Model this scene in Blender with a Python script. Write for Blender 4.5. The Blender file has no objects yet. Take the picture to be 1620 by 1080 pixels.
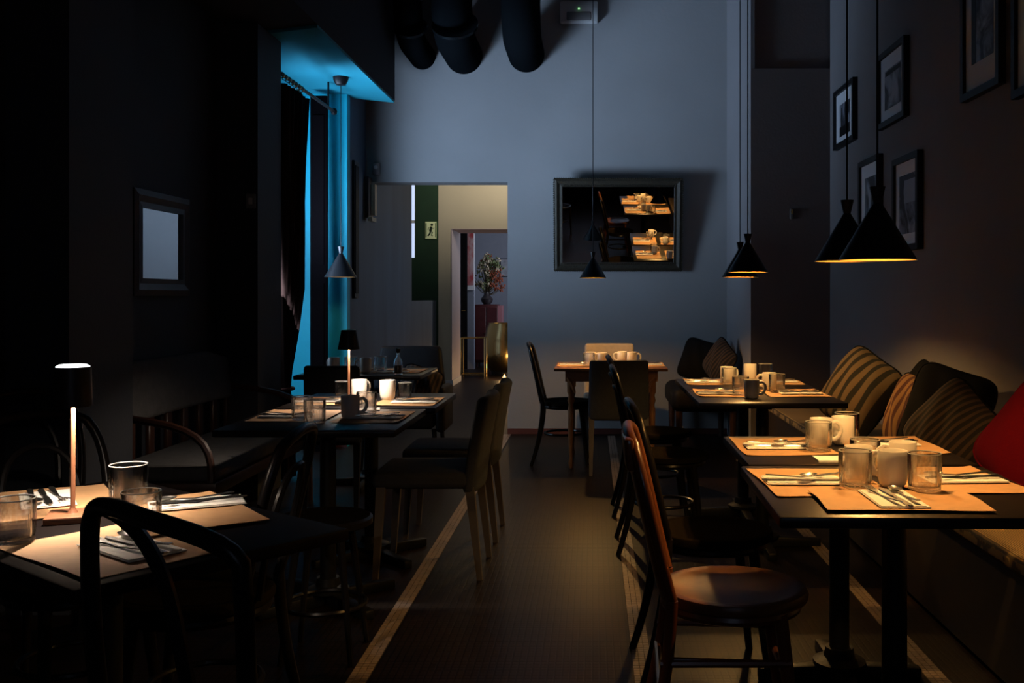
import bpy, bmesh, math, random
from mathutils import Vector, Matrix
random.seed(7)
PI = math.pi
S = bpy.context.scene
COL = S.collection

# ------------------------------------------------------------------ camera
cam_d = bpy.data.cameras.new('camera')
cam_d.lens = 35.0
cam_d.sensor_width = 36.0
cam_d.shift_x = -127 / 1620
cam_d.shift_y = -72 / 1620
cam_d.clip_start = 0.05
cam = bpy.data.objects.new('camera', cam_d)
COL.objects.link(cam)
cam.location = (0, 0, 1.25)
cam.rotation_euler = (PI / 2, 0, 0)
S.camera = cam
# ------------------------------------------------------------------ exposure, world, daylight
S.view_settings.view_transform = 'Standard'
S.view_settings.look = 'None'
S.view_settings.exposure = 0.0
S.view_settings.gamma = 1.0
S.view_settings.use_curve_mapping = False
W = bpy.data.worlds.new('world')
S.world = W
W.use_nodes = True
W.node_tree.nodes['Background'].inputs[0].default_value = (0.45, 0.62, 1.0, 1)
W.node_tree.nodes['Background'].inputs[1].default_value = 0.6


def area(name, loc, direction, sx, sy, power, color, spread=PI):
    d = bpy.data.lights.new(name, 'AREA')
    d.shape = 'RECTANGLE'
    d.size = sx
    d.size_y = sy
    d.energy = power
    d.color = color
    d.spread = spread
    o = bpy.data.objects.new(name, d)
    COL.objects.link(o)
    o.location = loc
    o.rotation_euler = Vector(direction).to_track_quat('-Z', 'Z').to_euler()
    return o


# daylight entering through the side window (window_1), an added fill window at the rear (rear_fill_window), corridor and salon light
area('window_daylight', (-2.78, 7.16, 1.60), (1, 0.74, 0.90), 0.62, 2.0, 100, (0.48, 0.69, 1.0), math.radians(94))
area('window_skylight', (-2.76, 7.16, 1.60), (1, 1.1, -0.6), 0.6, 1.9, 42, (0.50, 0.72, 1.0))
area('rear_fill_light', (0.0, -1.42, 1.9), (0, 1, -0.10), 1.2, 1.0, 0.9, (0.80, 0.86, 1.0))  # weak ambient fill added from behind the camera
area('corridor_daylight', (-0.05, 10.8, 1.7), (-1, 0.15, 0.0), 1.3, 1.3, 11, (0.74, 0.84, 1.0))
area('corridor_wall_wash', (-0.05, 12.1, 2.9), (-0.75, 0.95, 0.22), 0.8, 0.5, 26, (1.0, 0.90, 0.72), math.radians(85))  # warm wash added for the top of the cream wall, no window there
area('stair_daylight', (-2.5, 12.6, 3.6), (0, 0, -1), 0.3, 1.0, 3.0, (0.70, 0.85, 1.0))
area('salon_daylight', (-0.25, 16.6, 2.0), (-1, 0.15, -0.1), 1.6, 1.4, 30, (0.78, 0.85, 1.0))

H = 1.25
F = 1575.0


def at(px, py, z=0.0):
    """ground-plan point on a horizontal plane of height z, measured off the photograph"""
    v = py - 468.0
    y = (H - z) * F / v
    return Vector(((px - 937.0) * y / F, y, z))


# ------------------------------------------------------------------ materials
MATS = {}


def mat(name, color, rough=0.6, metal=0.0, var=0.0, scale=8.0, bump=0.0, bscale=60.0, spec=0.5, coat=0.0,
        emit=None, estr=0.0, sheen=0.0, stretch=None):
    if name in MATS:
        return MATS[name]
    m = bpy.data.materials.new(name)
    m.use_nodes = True
    nt = m.node_tree
    b = nt.nodes['Principled BSDF']
    c = (color[0], color[1], color[2], 1)
    b.inputs['Base Color'].default_value = c
    b.inputs['Roughness'].default_value = rough
    b.inputs['Metallic'].default_value = metal
    b.inputs['Specular IOR Level'].default_value = spec
    b.inputs['Coat Weight'].default_value = coat
    b.inputs['Coat Roughness'].default_value = 0.15
    b.inputs['Sheen Weight'].default_value = sheen
    if emit:
        b.inputs['Emission Color'].default_value = (*emit, 1)
        b.inputs['Emission Strength'].default_value = estr
    if var or bump:
        tc = nt.nodes.new('ShaderNodeTexCoord')
        mp = nt.nodes.new('ShaderNodeMapping')
        nt.links.new(tc.outputs['Object'], mp.inputs['Vector'])
        if stretch:
            mp.inputs['Scale'].default_value = stretch
    if var:
        n = nt.nodes.new('ShaderNodeTexNoise')
        n.inputs['Scale'].default_value = scale
        n.inputs['Detail'].default_value = 5
        nt.links.new(mp.outputs['Vector'], n.inputs['Vector'])
        r = nt.nodes.new('ShaderNodeValToRGB')
        r.color_ramp.elements[0].position = 0.3
        r.color_ramp.elements[1].position = 0.7
        r.color_ramp.elements[0].color = (*[k * (1 - var) for k in color], 1)
        r.color_ramp.elements[1].color = (*[min(1, k * (1 + var)) for k in color], 1)
        nt.links.new(n.outputs['Fac'], r.inputs['Fac'])
        nt.links.new(r.outputs['Color'], b.inputs['Base Color'])
    if bump:
        n2 = nt.nodes.new('ShaderNodeTexNoise')
        n2.inputs['Scale'].default_value = bscale
        n2.inputs['Detail'].default_value = 4
        nt.links.new(mp.outputs['Vector'], n2.inputs['Vector'])
        bp = nt.nodes.new('ShaderNodeBump')
        bp.inputs['Strength'].default_value = bump
        bp.inputs['Distance'].default_value = 0.01
        nt.links.new(n2.outputs['Fac'], bp.inputs['Height'])
        nt.links.new(bp.outputs['Normal'], b.inputs['Normal'])
    MATS[name] = m
    return m


def stripe_mat(name, c1, c2, freq, axis='X', rough=0.9, width=0.5, distort=1.0, metal=0.0):
    m = bpy.data.materials.new(name)
    m.use_nodes = True
    nt = m.node_tree
    b = nt.nodes['Principled BSDF']
    b.inputs['Roughness'].default_value = rough
    b.inputs['Metallic'].default_value = metal
    tc = nt.nodes.new('ShaderNodeTexCoord')
    w = nt.nodes.new('ShaderNodeTexWave')
    w.bands_direction = axis
    w.inputs['Scale'].default_value = freq
    w.inputs['Distortion'].default_value = distort
    w.inputs['Detail'].default_value = 1
    w.inputs['Detail Scale'].default_value = 0.7
    nt.links.new(tc.outputs['Object'], w.inputs['Vector'])
    r = nt.nodes.new('ShaderNodeValToRGB')
    r.color_ramp.elements[0].position = max(0, width - 0.07)
    r.color_ramp.elements[1].position = min(1, width + 0.07)
    r.color_ramp.elements[0].color = (*c1, 1)
    r.color_ramp.elements[1].color = (*c2, 1)
    nt.links.new(w.outputs['Fac'], r.inputs['Fac'])
    nt.links.new(r.outputs['Color'], b.inputs['Base Color'])
    bp = nt.nodes.new('ShaderNodeBump')
    bp.inputs['Strength'].default_value = 0.25
    bp.inputs['Distance'].default_value = 0.004
    nt.links.new(w.outputs['Fac'], bp.inputs['Height'])
    nt.links.new(bp.outputs['Normal'], b.inputs['Normal'])
    return m


def floor_mat():
    m = bpy.data.materials.new('mosaic_floor')
    m.use_nodes = True
    nt = m.node_tree
    b = nt.nodes['Principled BSDF']
    tc = nt.nodes.new('ShaderNodeTexCoord')
    br = nt.nodes.new('ShaderNodeTexBrick')
    br.offset = 0.0
    br.inputs['Scale'].default_value = 1.0
    br.inputs['Brick Width'].default_value = 0.025
    br.inputs['Row Height'].default_value = 0.025
    br.inputs['Mortar Size'].default_value = 0.0030
    br.inputs['Mortar Smooth'].default_value = 0.2
    br.inputs['Color1'].default_value = (0.016, 0.0085, 0.0055, 1)
    br.inputs['Color2'].default_value = (0.022, 0.012, 0.008, 1)
    br.inputs['Mortar'].default_value = (0.005, 0.003, 0.002, 1)
    nt.links.new(tc.outputs['Object'], br.inputs['Vector'])
    n = nt.nodes.new('ShaderNodeTexNoise')
    n.inputs['Scale'].default_value = 1.3
    nt.links.new(tc.outputs['Object'], n.inputs['Vector'])
    mx = nt.nodes.new('ShaderNodeMixRGB')
    mx.blend_type = 'MULTIPLY'
    mx.inputs['Fac'].default_value = 0.5
    nt.links.new(br.outputs['Color'], mx.inputs['Color1'])
    nt.links.new(n.outputs['Color'], mx.inputs['Color2'])
    nt.links.new(mx.outputs['Color'], b.inputs['Base Color'])
    b.inputs['Roughness'].default_value = 0.42
    b.inputs['Specular IOR Level'].default_value = 0.12
    bp = nt.nodes.new('ShaderNodeBump')
    bp.inputs['Strength'].default_value = 0.3
    bp.inputs['Distance'].default_value = 0.002
    bp.invert = True
    nt.links.new(br.outputs['Fac'], bp.inputs['Height'])
    nt.links.new(bp.outputs['Normal'], b.inputs['Normal'])
    return m


def glass_mat(name, tint=(1, 1, 1), ior=1.47):
    m = bpy.data.materials.new(name)
    m.use_nodes = True
    nt = m.node_tree
    nt.nodes.remove(nt.nodes['Principled BSDF'])
    out = nt.nodes['Material Output']
    g = nt.nodes.new('ShaderNodeBsdfGlass')
    g.inputs['Roughness'].default_value = 0.0
    g.inputs['IOR'].default_value = ior
    g.inputs['Color'].default_value = (*tint, 1)
    t = nt.nodes.new('ShaderNodeBsdfTransparent')
    mx = nt.nodes.new('ShaderNodeMixShader')
    mx.inputs[0].default_value = 0.3
    nt.links.new(g.outputs[0], mx.inputs[1])
    nt.links.new(t.outputs[0], mx.inputs[2])
    nt.links.new(mx.outputs[0], out.inputs['Surface'])
    return m


def thin_glass():
    """clear thin-walled glass: see-through, darker and mirror-like where it is seen edge-on"""
    m = bpy.data.materials.new('thin_clear_glass')
    m.use_nodes = True
    nt = m.node_tree
    nt.nodes.remove(nt.nodes['Principled BSDF'])
    out = nt.nodes['Material Output']
    lw = nt.nodes.new('ShaderNodeLayerWeight')
    lw.inputs['Blend'].default_value = 0.35
    cr = nt.nodes.new('ShaderNodeValToRGB')
    cr.color_ramp.elements[0].color = (0.97, 0.97, 0.97, 1)
    cr.color_ramp.elements[1].color = (0.86, 0.87, 0.88, 1)
    cr.color_ramp.elements[0].position = 0.25
    cr.color_ramp.elements[1].position = 0.95
    nt.links.new(lw.outputs['Facing'], cr.inputs['Fac'])
    t = nt.nodes.new('ShaderNodeBsdfTransparent')
    nt.links.new(cr.outputs['Color'], t.inputs['Color'])
    g = nt.nodes.new('ShaderNodeBsdfGlass')
    g.inputs['Roughness'].default_value = 0.02
    g.inputs['IOR'].default_value = 1.45
    gl = nt.nodes.new('ShaderNodeBsdfGlossy')
    gl.inputs['Roughness'].default_value = 0.04
    m1 = nt.nodes.new('ShaderNodeMixShader')
    m1.inputs[0].default_value = 0.20
    nt.links.new(t.outputs[0], m1.inputs[1])
    nt.links.new(g.outputs[0], m1.inputs[2])
    fr = nt.nodes.new('ShaderNodeFresnel')
    fr.inputs['IOR'].default_value = 1.25
    mx = nt.nodes.new('ShaderNodeMixShader')
    nt.links.new(fr.outputs[0], mx.inputs[0])
    nt.links.new(m1.outputs[0], mx.inputs[1])
    nt.links.new(gl.outputs[0], mx.inputs[2])
    nt.links.new(mx.outputs[0], out.inputs['Surface'])
    return m


def pane_mat():
    m = bpy.data.materials.new('window_pane')
    m.use_nodes = True
    nt = m.node_tree
    nt.nodes.remove(nt.nodes['Principled BSDF'])
    out = nt.nodes['Material Output']
    g = nt.nodes.new('ShaderNodeBsdfGlossy')
    g.inputs['Roughness'].default_value = 0.02
    t = nt.nodes.new('ShaderNodeBsdfTransparent')
    fr = nt.nodes.new('ShaderNodeFresnel')
    fr.inputs['IOR'].default_value = 1.45
    mx = nt.nodes.new('ShaderNodeMixShader')
    nt.links.new(fr.outputs[0], mx.inputs[0])
    nt.links.new(t.outputs[0], mx.inputs[1])
    nt.links.new(g.outputs[0], mx.inputs[2])
    nt.links.new(mx.outputs[0], out.inputs['Surface'])
    return m


def print_mat(name, seed, dark=(0.01, 0.012, 0.02), light=(0.30, 0.33, 0.40), sc=5.0):
    m = bpy.data.materials.new(name)
    m.use_nodes = True
    nt = m.node_tree
    b = nt.nodes['Principled BSDF']
    b.inputs['Roughness'].default_value = 0.5
    tc = nt.nodes.new('ShaderNodeTexCoord')
    mp = nt.nodes.new('ShaderNodeMapping')
    mp.inputs['Location'].default_value = (seed * 3.1, seed * 1.7, seed * 0.9)
    nt.links.new(tc.outputs['Object'], mp.inputs['Vector'])
    n = nt.nodes.new('ShaderNodeTexNoise')
    n.inputs['Scale'].default_value = sc
    n.inputs['Detail'].default_value = 6
    n.inputs['Distortion'].default_value = 1.2
    nt.links.new(mp.outputs['Vector'], n.inputs['Vector'])
    r = nt.nodes.new('ShaderNodeValToRGB')
    r.color_ramp.elements[0].position = 0.44
    r.color_ramp.elements[1].position = 0.62
    r.color_ramp.elements[0].color = (*dark, 1)
    r.color_ramp.elements[1].color = (*light, 1)
    nt.links.new(n.outputs['Fac'], r.inputs['Fac'])
    nt.links.new(r.outputs['Color'], b.inputs['Base Color'])
    return m


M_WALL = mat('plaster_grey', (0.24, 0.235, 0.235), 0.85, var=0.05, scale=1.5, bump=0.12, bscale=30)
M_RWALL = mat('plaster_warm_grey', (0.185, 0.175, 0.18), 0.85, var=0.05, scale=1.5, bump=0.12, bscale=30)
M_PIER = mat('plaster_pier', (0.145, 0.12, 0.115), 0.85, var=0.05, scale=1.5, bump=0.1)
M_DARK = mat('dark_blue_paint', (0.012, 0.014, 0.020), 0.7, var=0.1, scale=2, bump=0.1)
M_CEIL = mat('ceiling_paint', (0.10, 0.11, 0.13), 0.9, var=0.05)
M_CEILB = mat('bulkhead_paint', (0.015, 0.017, 0.022), 0.9)
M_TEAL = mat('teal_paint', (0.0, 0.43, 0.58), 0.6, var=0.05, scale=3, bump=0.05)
M_TEAL2 = mat('teal_paint_shaded', (0.004, 0.20, 0.27), 0.7, var=0.05, scale=3)  # same teal paint, darkened so the soffit's shade is in the colour
M_CORR = mat('corridor_paint', (0.055, 0.085, 0.13), 0.7, var=0.18, scale=3, bump=0.2, stretch=(1, 1, 0.25))
M_GREEN = mat('dark_green_paint', (0.006, 0.032, 0.011), 0.7, var=0.1)
M_CREAM = mat('cream_plaster', (0.46, 0.40, 0.30), 0.85, var=0.04, scale=2)
M_PINK = mat('pale_jamb_paint', (0.42, 0.34, 0.36), 0.6)
M_SALON = mat('salon_paint', (0.22, 0.24, 0.30), 0.8, var=0.04)
M_BASEB = mat('red_brown_baseboard', (0.085, 0.022, 0.016), 0.45, var=0.15, scale=9)
M_WHITEB = mat('white_baseboard', (0.5, 0.5, 0.52), 0.5)
M_FLOOR = floor_mat()
M_STRIP = mat('beige_mosaic', (0.26, 0.19, 0.145), 0.45, var=0.22, scale=45)
M_BLACKM = mat('black_metal', (0.005, 0.005, 0.006), 0.42, spec=0.3)
M_IRON = mat('black_iron', (0.006, 0.006, 0.006), 0.45, bump=0.1, spec=0.2)
M_DUCT = mat('black_duct_paint', (0.004, 0.005, 0.006), 0.25, spec=0.30)
M_DUCTE = mat('matt_black_elbow', (0.004, 0.005, 0.006), 0.7, spec=0.0)
M_GOLD = mat('gold_lining', (0.55, 0.30, 0.08), 0.35, metal=0.7)
M_BRASS = mat('brass', (0.60, 0.42, 0.16), 0.22, metal=1.0, bump=0.15, bscale=25)
M_COPPER = mat('copper_stem', (0.24, 0.10, 0.05), 0.45, metal=0.2)
M_TTOP = mat('black_table_top', (0.013, 0.010, 0.009), 0.34, spec=0.25, var=0.2, scale=15, bump=0.03)
M_LACQ = mat('black_lacquered_wood', (0.007, 0.006, 0.006), 0.28, spec=0.16)
M_SEATB = mat('black_seat', (0.010, 0.008, 0.006), 0.6, spec=0.0)
M_REDW = mat('red_brown_wood', (0.13, 0.036, 0.012), 0.3, var=0.3, scale=14, coat=0.15, stretch=(1, 1, 0.2))
M_SEATW = mat('worn_brown_seat', (0.13, 0.050, 0.019), 0.34, var=0.35, scale=9, spec=0.3)
M_OAK = mat('brown_antique_wood', (0.20, 0.085, 0.03), 0.4, var=0.3, scale=10, stretch=(0.3, 1, 1))
M_SLATW = mat('brown_settee_wood', (0.035, 0.013, 0.007), 0.4, var=0.2, scale=10)
M_GREYF = mat('grey_upholstery', (0.036, 0.037, 0.042), 0.9, var=0.1, scale=40, bump=0.2, bscale=300, spec=0.2)
M_BEIGEF = mat('beige_upholstery', (0.30, 0.25, 0.19), 0.85, var=0.08, scale=40, bump=0.2, bscale=300)
M_BLACKF = mat('black_leather', (0.006, 0.0055, 0.006), 0.6, spec=0.12, bump=0.2, bscale=60)
M_SETTF = mat('settee_fabric', (0.065, 0.062, 0.062), 0.95, var=0.15, scale=25, bump=0.3, bscale=200)
M_LEGG = mat('grey_chair_leg', (0.075, 0.06, 0.052), 0.5)
M_PAPER = mat('kraft_paper', (0.50, 0.285, 0.135), 0.75, var=0.06, scale=30, bump=0.05)
M_NAP = mat('white_napkin', (0.86, 0.85, 0.82), 0.85, bump=0.1, bscale=150)
M_STEEL = mat('cutlery_steel', (0.70, 0.69, 0.67), 0.27, metal=1.0)
M_MUG = mat('white_stoneware', (0.72, 0.69, 0.64), 0.28, spec=0.5)
M_MUGG = mat('grey_stoneware', (0.30, 0.31, 0.33), 0.35, spec=0.5)
M_GLASS = glass_mat('clear_glass')
M_PANE = pane_mat()
M_THIN = thin_glass()
M_RIM = mat('polished_glass_rim', (0.5, 0.5, 0.5), 0.08, spec=1.0)
M_MIRROR = mat('mirror_silver', (0.85, 0.85, 0.85), 0.0, metal=1.0)
M_CARVE = mat('dark_gilt_frame', (0.028, 0.021, 0.011), 0.6, metal=0.2, var=0.4, scale=60, bump=0.5, bscale=90)
M_WOODF = mat('dark_wood_frame', (0.03, 0.016, 0.012), 0.4, var=0.3, scale=12)
M_BLKF = mat('black_picture_frame', (0.004, 0.004, 0.005), 0.55, spec=0.3)
M_PASS = mat('white_passepartout', (0.74, 0.76, 0.80), 0.9)
M_CURT = mat('brown_velvet', (0.022, 0.009, 0.006), 0.95, bump=0.2, bscale=80, spec=0.05)
M_CURTE = mat('rust_velvet_edge', (0.14, 0.03, 0.012), 0.9)
M_RED = mat('deep_red_fabric', (0.10, 0.003, 0.008), 0.95, bump=0.25, bscale=200, spec=0.05)
M_BLKFAB = mat('black_fabric', (0.006, 0.006, 0.007), 0.95, bump=0.2, bscale=200, spec=0.08)
M_SHUT = mat('black_shutter_paint', (0.0025, 0.0015, 0.002), 0.8, spec=0.03)
M_WHITEP = mat('white_plastic', (0.45, 0.45, 0.45), 0.5)
M_GREYP = mat('grey_plastic', (0.18, 0.17, 0.17), 0.5)
M_PAPERW = mat('aged_paper', (0.55, 0.46, 0.32), 0.8, var=0.15, scale=20)
M_SIGNG = mat('sign_green', (0.03, 0.08, 0.02), 0.5)
M_SIGNW = mat('sign_cream', (0.80, 0.86, 0.52), 0.5)
M_SIGNS = mat('sign_black', (0.015, 0.03, 0.012), 0.5)
M_CAB = mat('dark_red_cabinet', (0.06, 0.012, 0.014), 0.35, var=0.2)
M_CABP = mat('pink_cabinet_side', (0.36, 0.15, 0.17), 0.4)
M_POSTER = print_mat('red_poster_print', 4, (0.45, 0.06, 0.07), (0.55, 0.40, 0.42), 3.0)
M_STEM = mat('dried_stem', (0.10, 0.075, 0.035), 0.9)
M_FL1 = mat('rust_dried_flower', (0.28, 0.065, 0.03), 0.9)
M_FL2 = mat('cream_dried_flower', (0.50, 0.42, 0.30), 0.9)
M_FL3 = mat('olive_dried_leaf', (0.12, 0.15, 0.06), 0.9)
M_STRAW = stripe_mat('woven_straw_seat', (0.05, 0.03, 0.012), (0.30, 0.20, 0.085), 34, 'X', 0.8, 0.35, 2.0)
M_STR1 = stripe_mat('tan_black_stripe_fabric', (0.006, 0.005, 0.004), (0.10, 0.068, 0.036), 4.6, 'X', 0.95, 0.42, 1.5)
M_STR2 = stripe_mat('rust_tan_stripe_fabric', (0.06, 0.014, 0.008), (0.22, 0.115, 0.04), 5.5, 'X', 0.95, 0.45, 4.0)
M_STR3 = stripe_mat('brown_thin_stripe_fabric', (0.010, 0.006, 0.004), (0.050, 0.028, 0.016), 11, 'X', 0.95, 0.6, 1.5)
M_BULB = mat('warm_bulb', (1, 0.7, 0.3), 0.5, emit=(1.0, 0.60, 0.22), estr=14.0)
M_LED = mat('white_led_diffuser', (1, 1, 1), 0.5, emit=(0.93, 0.97, 1.0), estr=4.0)
M_LEDG = mat('green_led', (0.1, 1, 0.3), 0.5, emit=(0.35, 1.0, 0.35), estr=5.0)
M_FLAME = mat('candle_flame', (1, 0.6, 0.2), 0.5, emit=(1.0, 0.55, 0.16), estr=30.0)
M_DAY = mat('bright_sky_panel', (0.6, 0.7, 1.0), 0.5, emit=(0.62, 0.74, 1.0), estr=0.85)


# ------------------------------------------------------------------ mesh builder
class MB:
    def __init__(s):
        s.v = []
        s.f = []
        s.sm = []

    def add(s, vs, fs, smooth=False, T=None):
        o = len(s.v)
        for p in vs:
            p = Vector(p)
            if T:
                p = T @ p
            s.v.append(tuple(p))
        for f in fs:
            s.f.append(tuple(o + i for i in f))
            s.sm.append(smooth)
        return s

    def box(s, x0, x1, y0, y1, z0, z1, T=None):
        vs = [(x0, y0, z0), (x1, y0, z0), (x1, y1, z0), (x0, y1, z0), (x0, y0, z1), (x1, y0, z1), (x1, y1, z1), (x0, y1, z1)]
        fs = [(0, 3, 2, 1), (4, 5, 6, 7), (0, 1, 5, 4), (1, 2, 6, 5), (2, 3, 7, 6), (3, 0, 4, 7)]
        return s.add(vs, fs, False, T)

    def prism(s, pts, z0, z1, T=None):
        n = len(pts)
        vs = [(p[0], p[1], z0) for p in pts] + [(p[0], p[1], z1) for p in pts]
        fs = [tuple(range(n - 1, -1, -1)), tuple(range(n, 2 * n))]
        fs += [(i, (i + 1) % n, n + (i + 1) % n, n + i) for i in range(n)]
        return s.add(vs, fs, False, T)

    def rbox(s, x0, x1, y0, y1, z0, z1, r=0.02, seg=3, fn=None, smooth=True, T=None, cuts=0):
        bm = bmesh.new()
        bmesh.ops.create_cube(bm, size=1)
        for v in bm.verts:
            v.co = Vector(((x0 + x1) / 2 + v.co.x * (x1 - x0), (y0 + y1) / 2 + v.co.y * (y1 - y0), (z0 + z1) / 2 + v.co.z * (z1 - z0)))
        bmesh.ops.bevel(bm, geom=list(bm.edges), offset=r, segments=seg, affect='EDGES', profile=0.5)
        if cuts:
            for ax, a, b in ((0, x0, x1), (1, y0, y1), (2, z0, z1)):
                for k in range(1, cuts + 1):
                    co = [0, 0, 0]
                    no = [0, 0, 0]
                    co[ax] = a + (b - a) * k / (cuts + 1)
                    no[ax] = 1
                    bmesh.ops.bisect_plane(bm, geom=list(bm.verts) + list(bm.edges) + list(bm.faces), plane_co=co, plane_no=no)
        bm.verts.index_update()
        vs = [fn(v.co) if fn else v.co.copy() for v in bm.verts]
        fs = [tuple(v.index for v in f.verts) for f in bm.faces]
        bm.free()
        return s.add(vs, fs, smooth, T)

    def lathe(s, prof, seg=24, fn=None, T=None, closed=False, smooth=True):
        vs = []
        fs = []
        n = len(prof)
        for i, (r, z) in enumerate(prof):
            for k in range(seg):
                a = 2 * PI * k / seg
                rr = fn(r, z, a, i) if fn else r
                vs.append((rr * math.cos(a), rr * math.sin(a), z))
        rng = n if closed else n - 1
        for i in range(rng):
            j = (i + 1) % n
            for k in range(seg):
                l = (k + 1) % seg
                fs.append((i * seg + k, i * seg + l, j * seg + l, j * seg + k))
        if not closed:
            if prof[0][0] > 1e-6:
                fs.append(tuple(range(seg - 1, -1, -1)))
            if prof[-1][0] > 1e-6:
                fs.append(tuple((n - 1) * seg + k for k in range(seg)))
        return s.add(vs, fs, smooth, T)

    def tube(s, path, r, seg=8, T=None, closed=False, flat=None):
        path = [Vector(p) for p in path]
        n = len(path)
        rs = r if isinstance(r, (list, tuple)) else [r] * n
        vs = []
        fs = []
        prev = None
        for i, p in enumerate(path):
            if closed:
                d = (path[(i + 1) % n] - path[i - 1]).normalized()
            else:
                d = (path[min(i + 1, n - 1)] - path[max(i - 1, 0)]).normalized()
            if prev is None:
                up = Vector((0, 0, 1)) if abs(d.z) < 0.9 else Vector((0, 1, 0))
                u = d.cross(up).normalized()
            else:
                u = (prev - d * prev.dot(d)).normalized()
            prev = u
            w = d.cross(u)
            for k in range(seg):
                a = 2 * PI * k / seg
                fl = flat if flat else 1.0
                vs.append(p + rs[i] * (u * math.cos(a) + w * math.sin(a) * fl))
        for i in range(n if closed else n - 1):
            j = (i + 1) % n
            for k in range(seg):
                l = (k + 1) % seg
                fs.append((i * seg + k, j * seg + k, j * seg + l, i * seg + l))
        if not closed:
            fs.append(tuple(range(seg)))
            fs.append(tuple((n - 1) * seg + k for k in range(seg - 1, -1, -1)))
        return s.add(vs, fs, True, T)

    def build(s, name, m, parent=None):
        me = bpy.data.meshes.new(name)
        me.from_pydata(s.v, [], s.f)
        me.polygons.foreach_set('use_smooth', s.sm)
        bm = bmesh.new()
        bm.from_mesh(me)
        bmesh.ops.recalc_face_normals(bm, faces=bm.faces)
        bm.to_mesh(me)
        bm.free()
        me.materials.append(m)
        me.update()
        if any(s.sm):
            try:
                me.set_sharp_from_angle(angle=math.radians(42))
            except Exception:
                pass
        o = bpy.data.objects.new(name, me)
        COL.objects.link(o)
        if parent:
            o.parent = parent
        return o


def tag(o, label=None, cat=None, group=None, kind=None):
    if label:
        o['label'] = label
    if cat:
        o['category'] = cat
    if group:
        o['group'] = group
    if kind:
        o['kind'] = kind
    return o


def thing(name, label, cat, loc=(0, 0, 0), rz=0.0, group=None):
    o = bpy.data.objects.new(name, None)
    o.empty_display_size = 0.05
    COL.objects.link(o)
    o.location = loc
    o.rotation_euler = (0, 0, rz)
    return tag(o, label, cat, group)


def kids(o):
    return [c for c in bpy.data.objects if c.parent == o]


def dup(root, loc, rz=0.0, label=None, group=None, tree=None):
    def cp(o, par):
        c = o.copy()
        COL.objects.link(c)
        if par:
            c.parent = par
        for ch in tree[o.name] if o.name in tree else []:
            cp(ch, c)
        return c
    if tree is None:
        tree = {}

        def walk(o):
            ks = kids(o)
            tree[o.name] = ks
            for k in ks:
                walk(k)
        walk(root)
    r = cp(root, None)
    r.location = loc
    r.rotation_euler = (0, 0, rz)
    if label:
        r['label'] = label
    if group:
        r['group'] = group
    return r


class Proto:
    """first placement uses the built thing, later ones copy it and all its parts"""

    def __init__(s, root):
        s.root = root
        s.used = False
        s.tree = {}

        def walk(o):
            ks = kids(o)
            s.tree[o.name] = ks
            for k in ks:
                walk(k)
        walk(root)

    def place(s, loc, rz, label, group=None):
        if not s.used:
            s.used = True
            r = s.root
            r.location = loc
            r.rotation_euler = (0, 0, rz)
            r['label'] = label
            if group:
                r['group'] = group
            return r
        r = dup(s.root, loc, rz, label, group, s.tree)
        if not group and 'group' in r:
            del r['group']
        return r


def struct(mb, name, m, parent=None):
    o = mb.build(name, m, parent)
    if not parent:
        o['kind'] = 'structure'
    return o


# ------------------------------------------------------------------ the room shell
CZ = 4.0
struct(MB().box(-2.9, 2.0, -1.6, 19.2, -0.12, 0.0), 'floor', M_FLOOR)
struct(MB().box(-2.9, 2.0, -1.6, 9.28, CZ, CZ + 0.12), 'ceiling', M_CEIL)
# back wall with its wide opening on the left
bw = MB().box(-0.768, 1.45, 9.03, 9.28, 0, CZ).box(-2.9, -0.768, 9.03, 9.28, 2.282, CZ)
struct(bw, 'wall_back', M_WALL)
# right wall, the shallow niche strip beside the back wall, the pier face toward the camera
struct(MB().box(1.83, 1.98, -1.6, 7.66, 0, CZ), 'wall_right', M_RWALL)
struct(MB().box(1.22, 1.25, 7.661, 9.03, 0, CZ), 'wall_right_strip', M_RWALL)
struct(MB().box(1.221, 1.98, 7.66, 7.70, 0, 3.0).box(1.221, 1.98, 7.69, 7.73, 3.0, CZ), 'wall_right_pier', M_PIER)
# left wall, two piers, bulkhead
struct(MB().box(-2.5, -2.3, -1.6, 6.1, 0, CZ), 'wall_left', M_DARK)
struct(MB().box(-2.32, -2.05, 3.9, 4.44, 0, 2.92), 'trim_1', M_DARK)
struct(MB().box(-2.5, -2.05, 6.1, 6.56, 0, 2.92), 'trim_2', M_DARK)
struct(MB().prism([(-2.9, -1.6), (-1.71, -1.6), (-1.71, 8.62), (-2.36, 8.22), (-2.9, 8.22)], 2.94, CZ), 'ceiling_bulkhead', M_CEILB)
struct(MB().prism([(-2.62, 6.561), (-1.712, 6.2), (-1.712, 8.61), (-2.36, 8.21), (-2.62, 8.21)], 2.92, 2.94), 'ceiling_niche', M_TEAL2)
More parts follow.
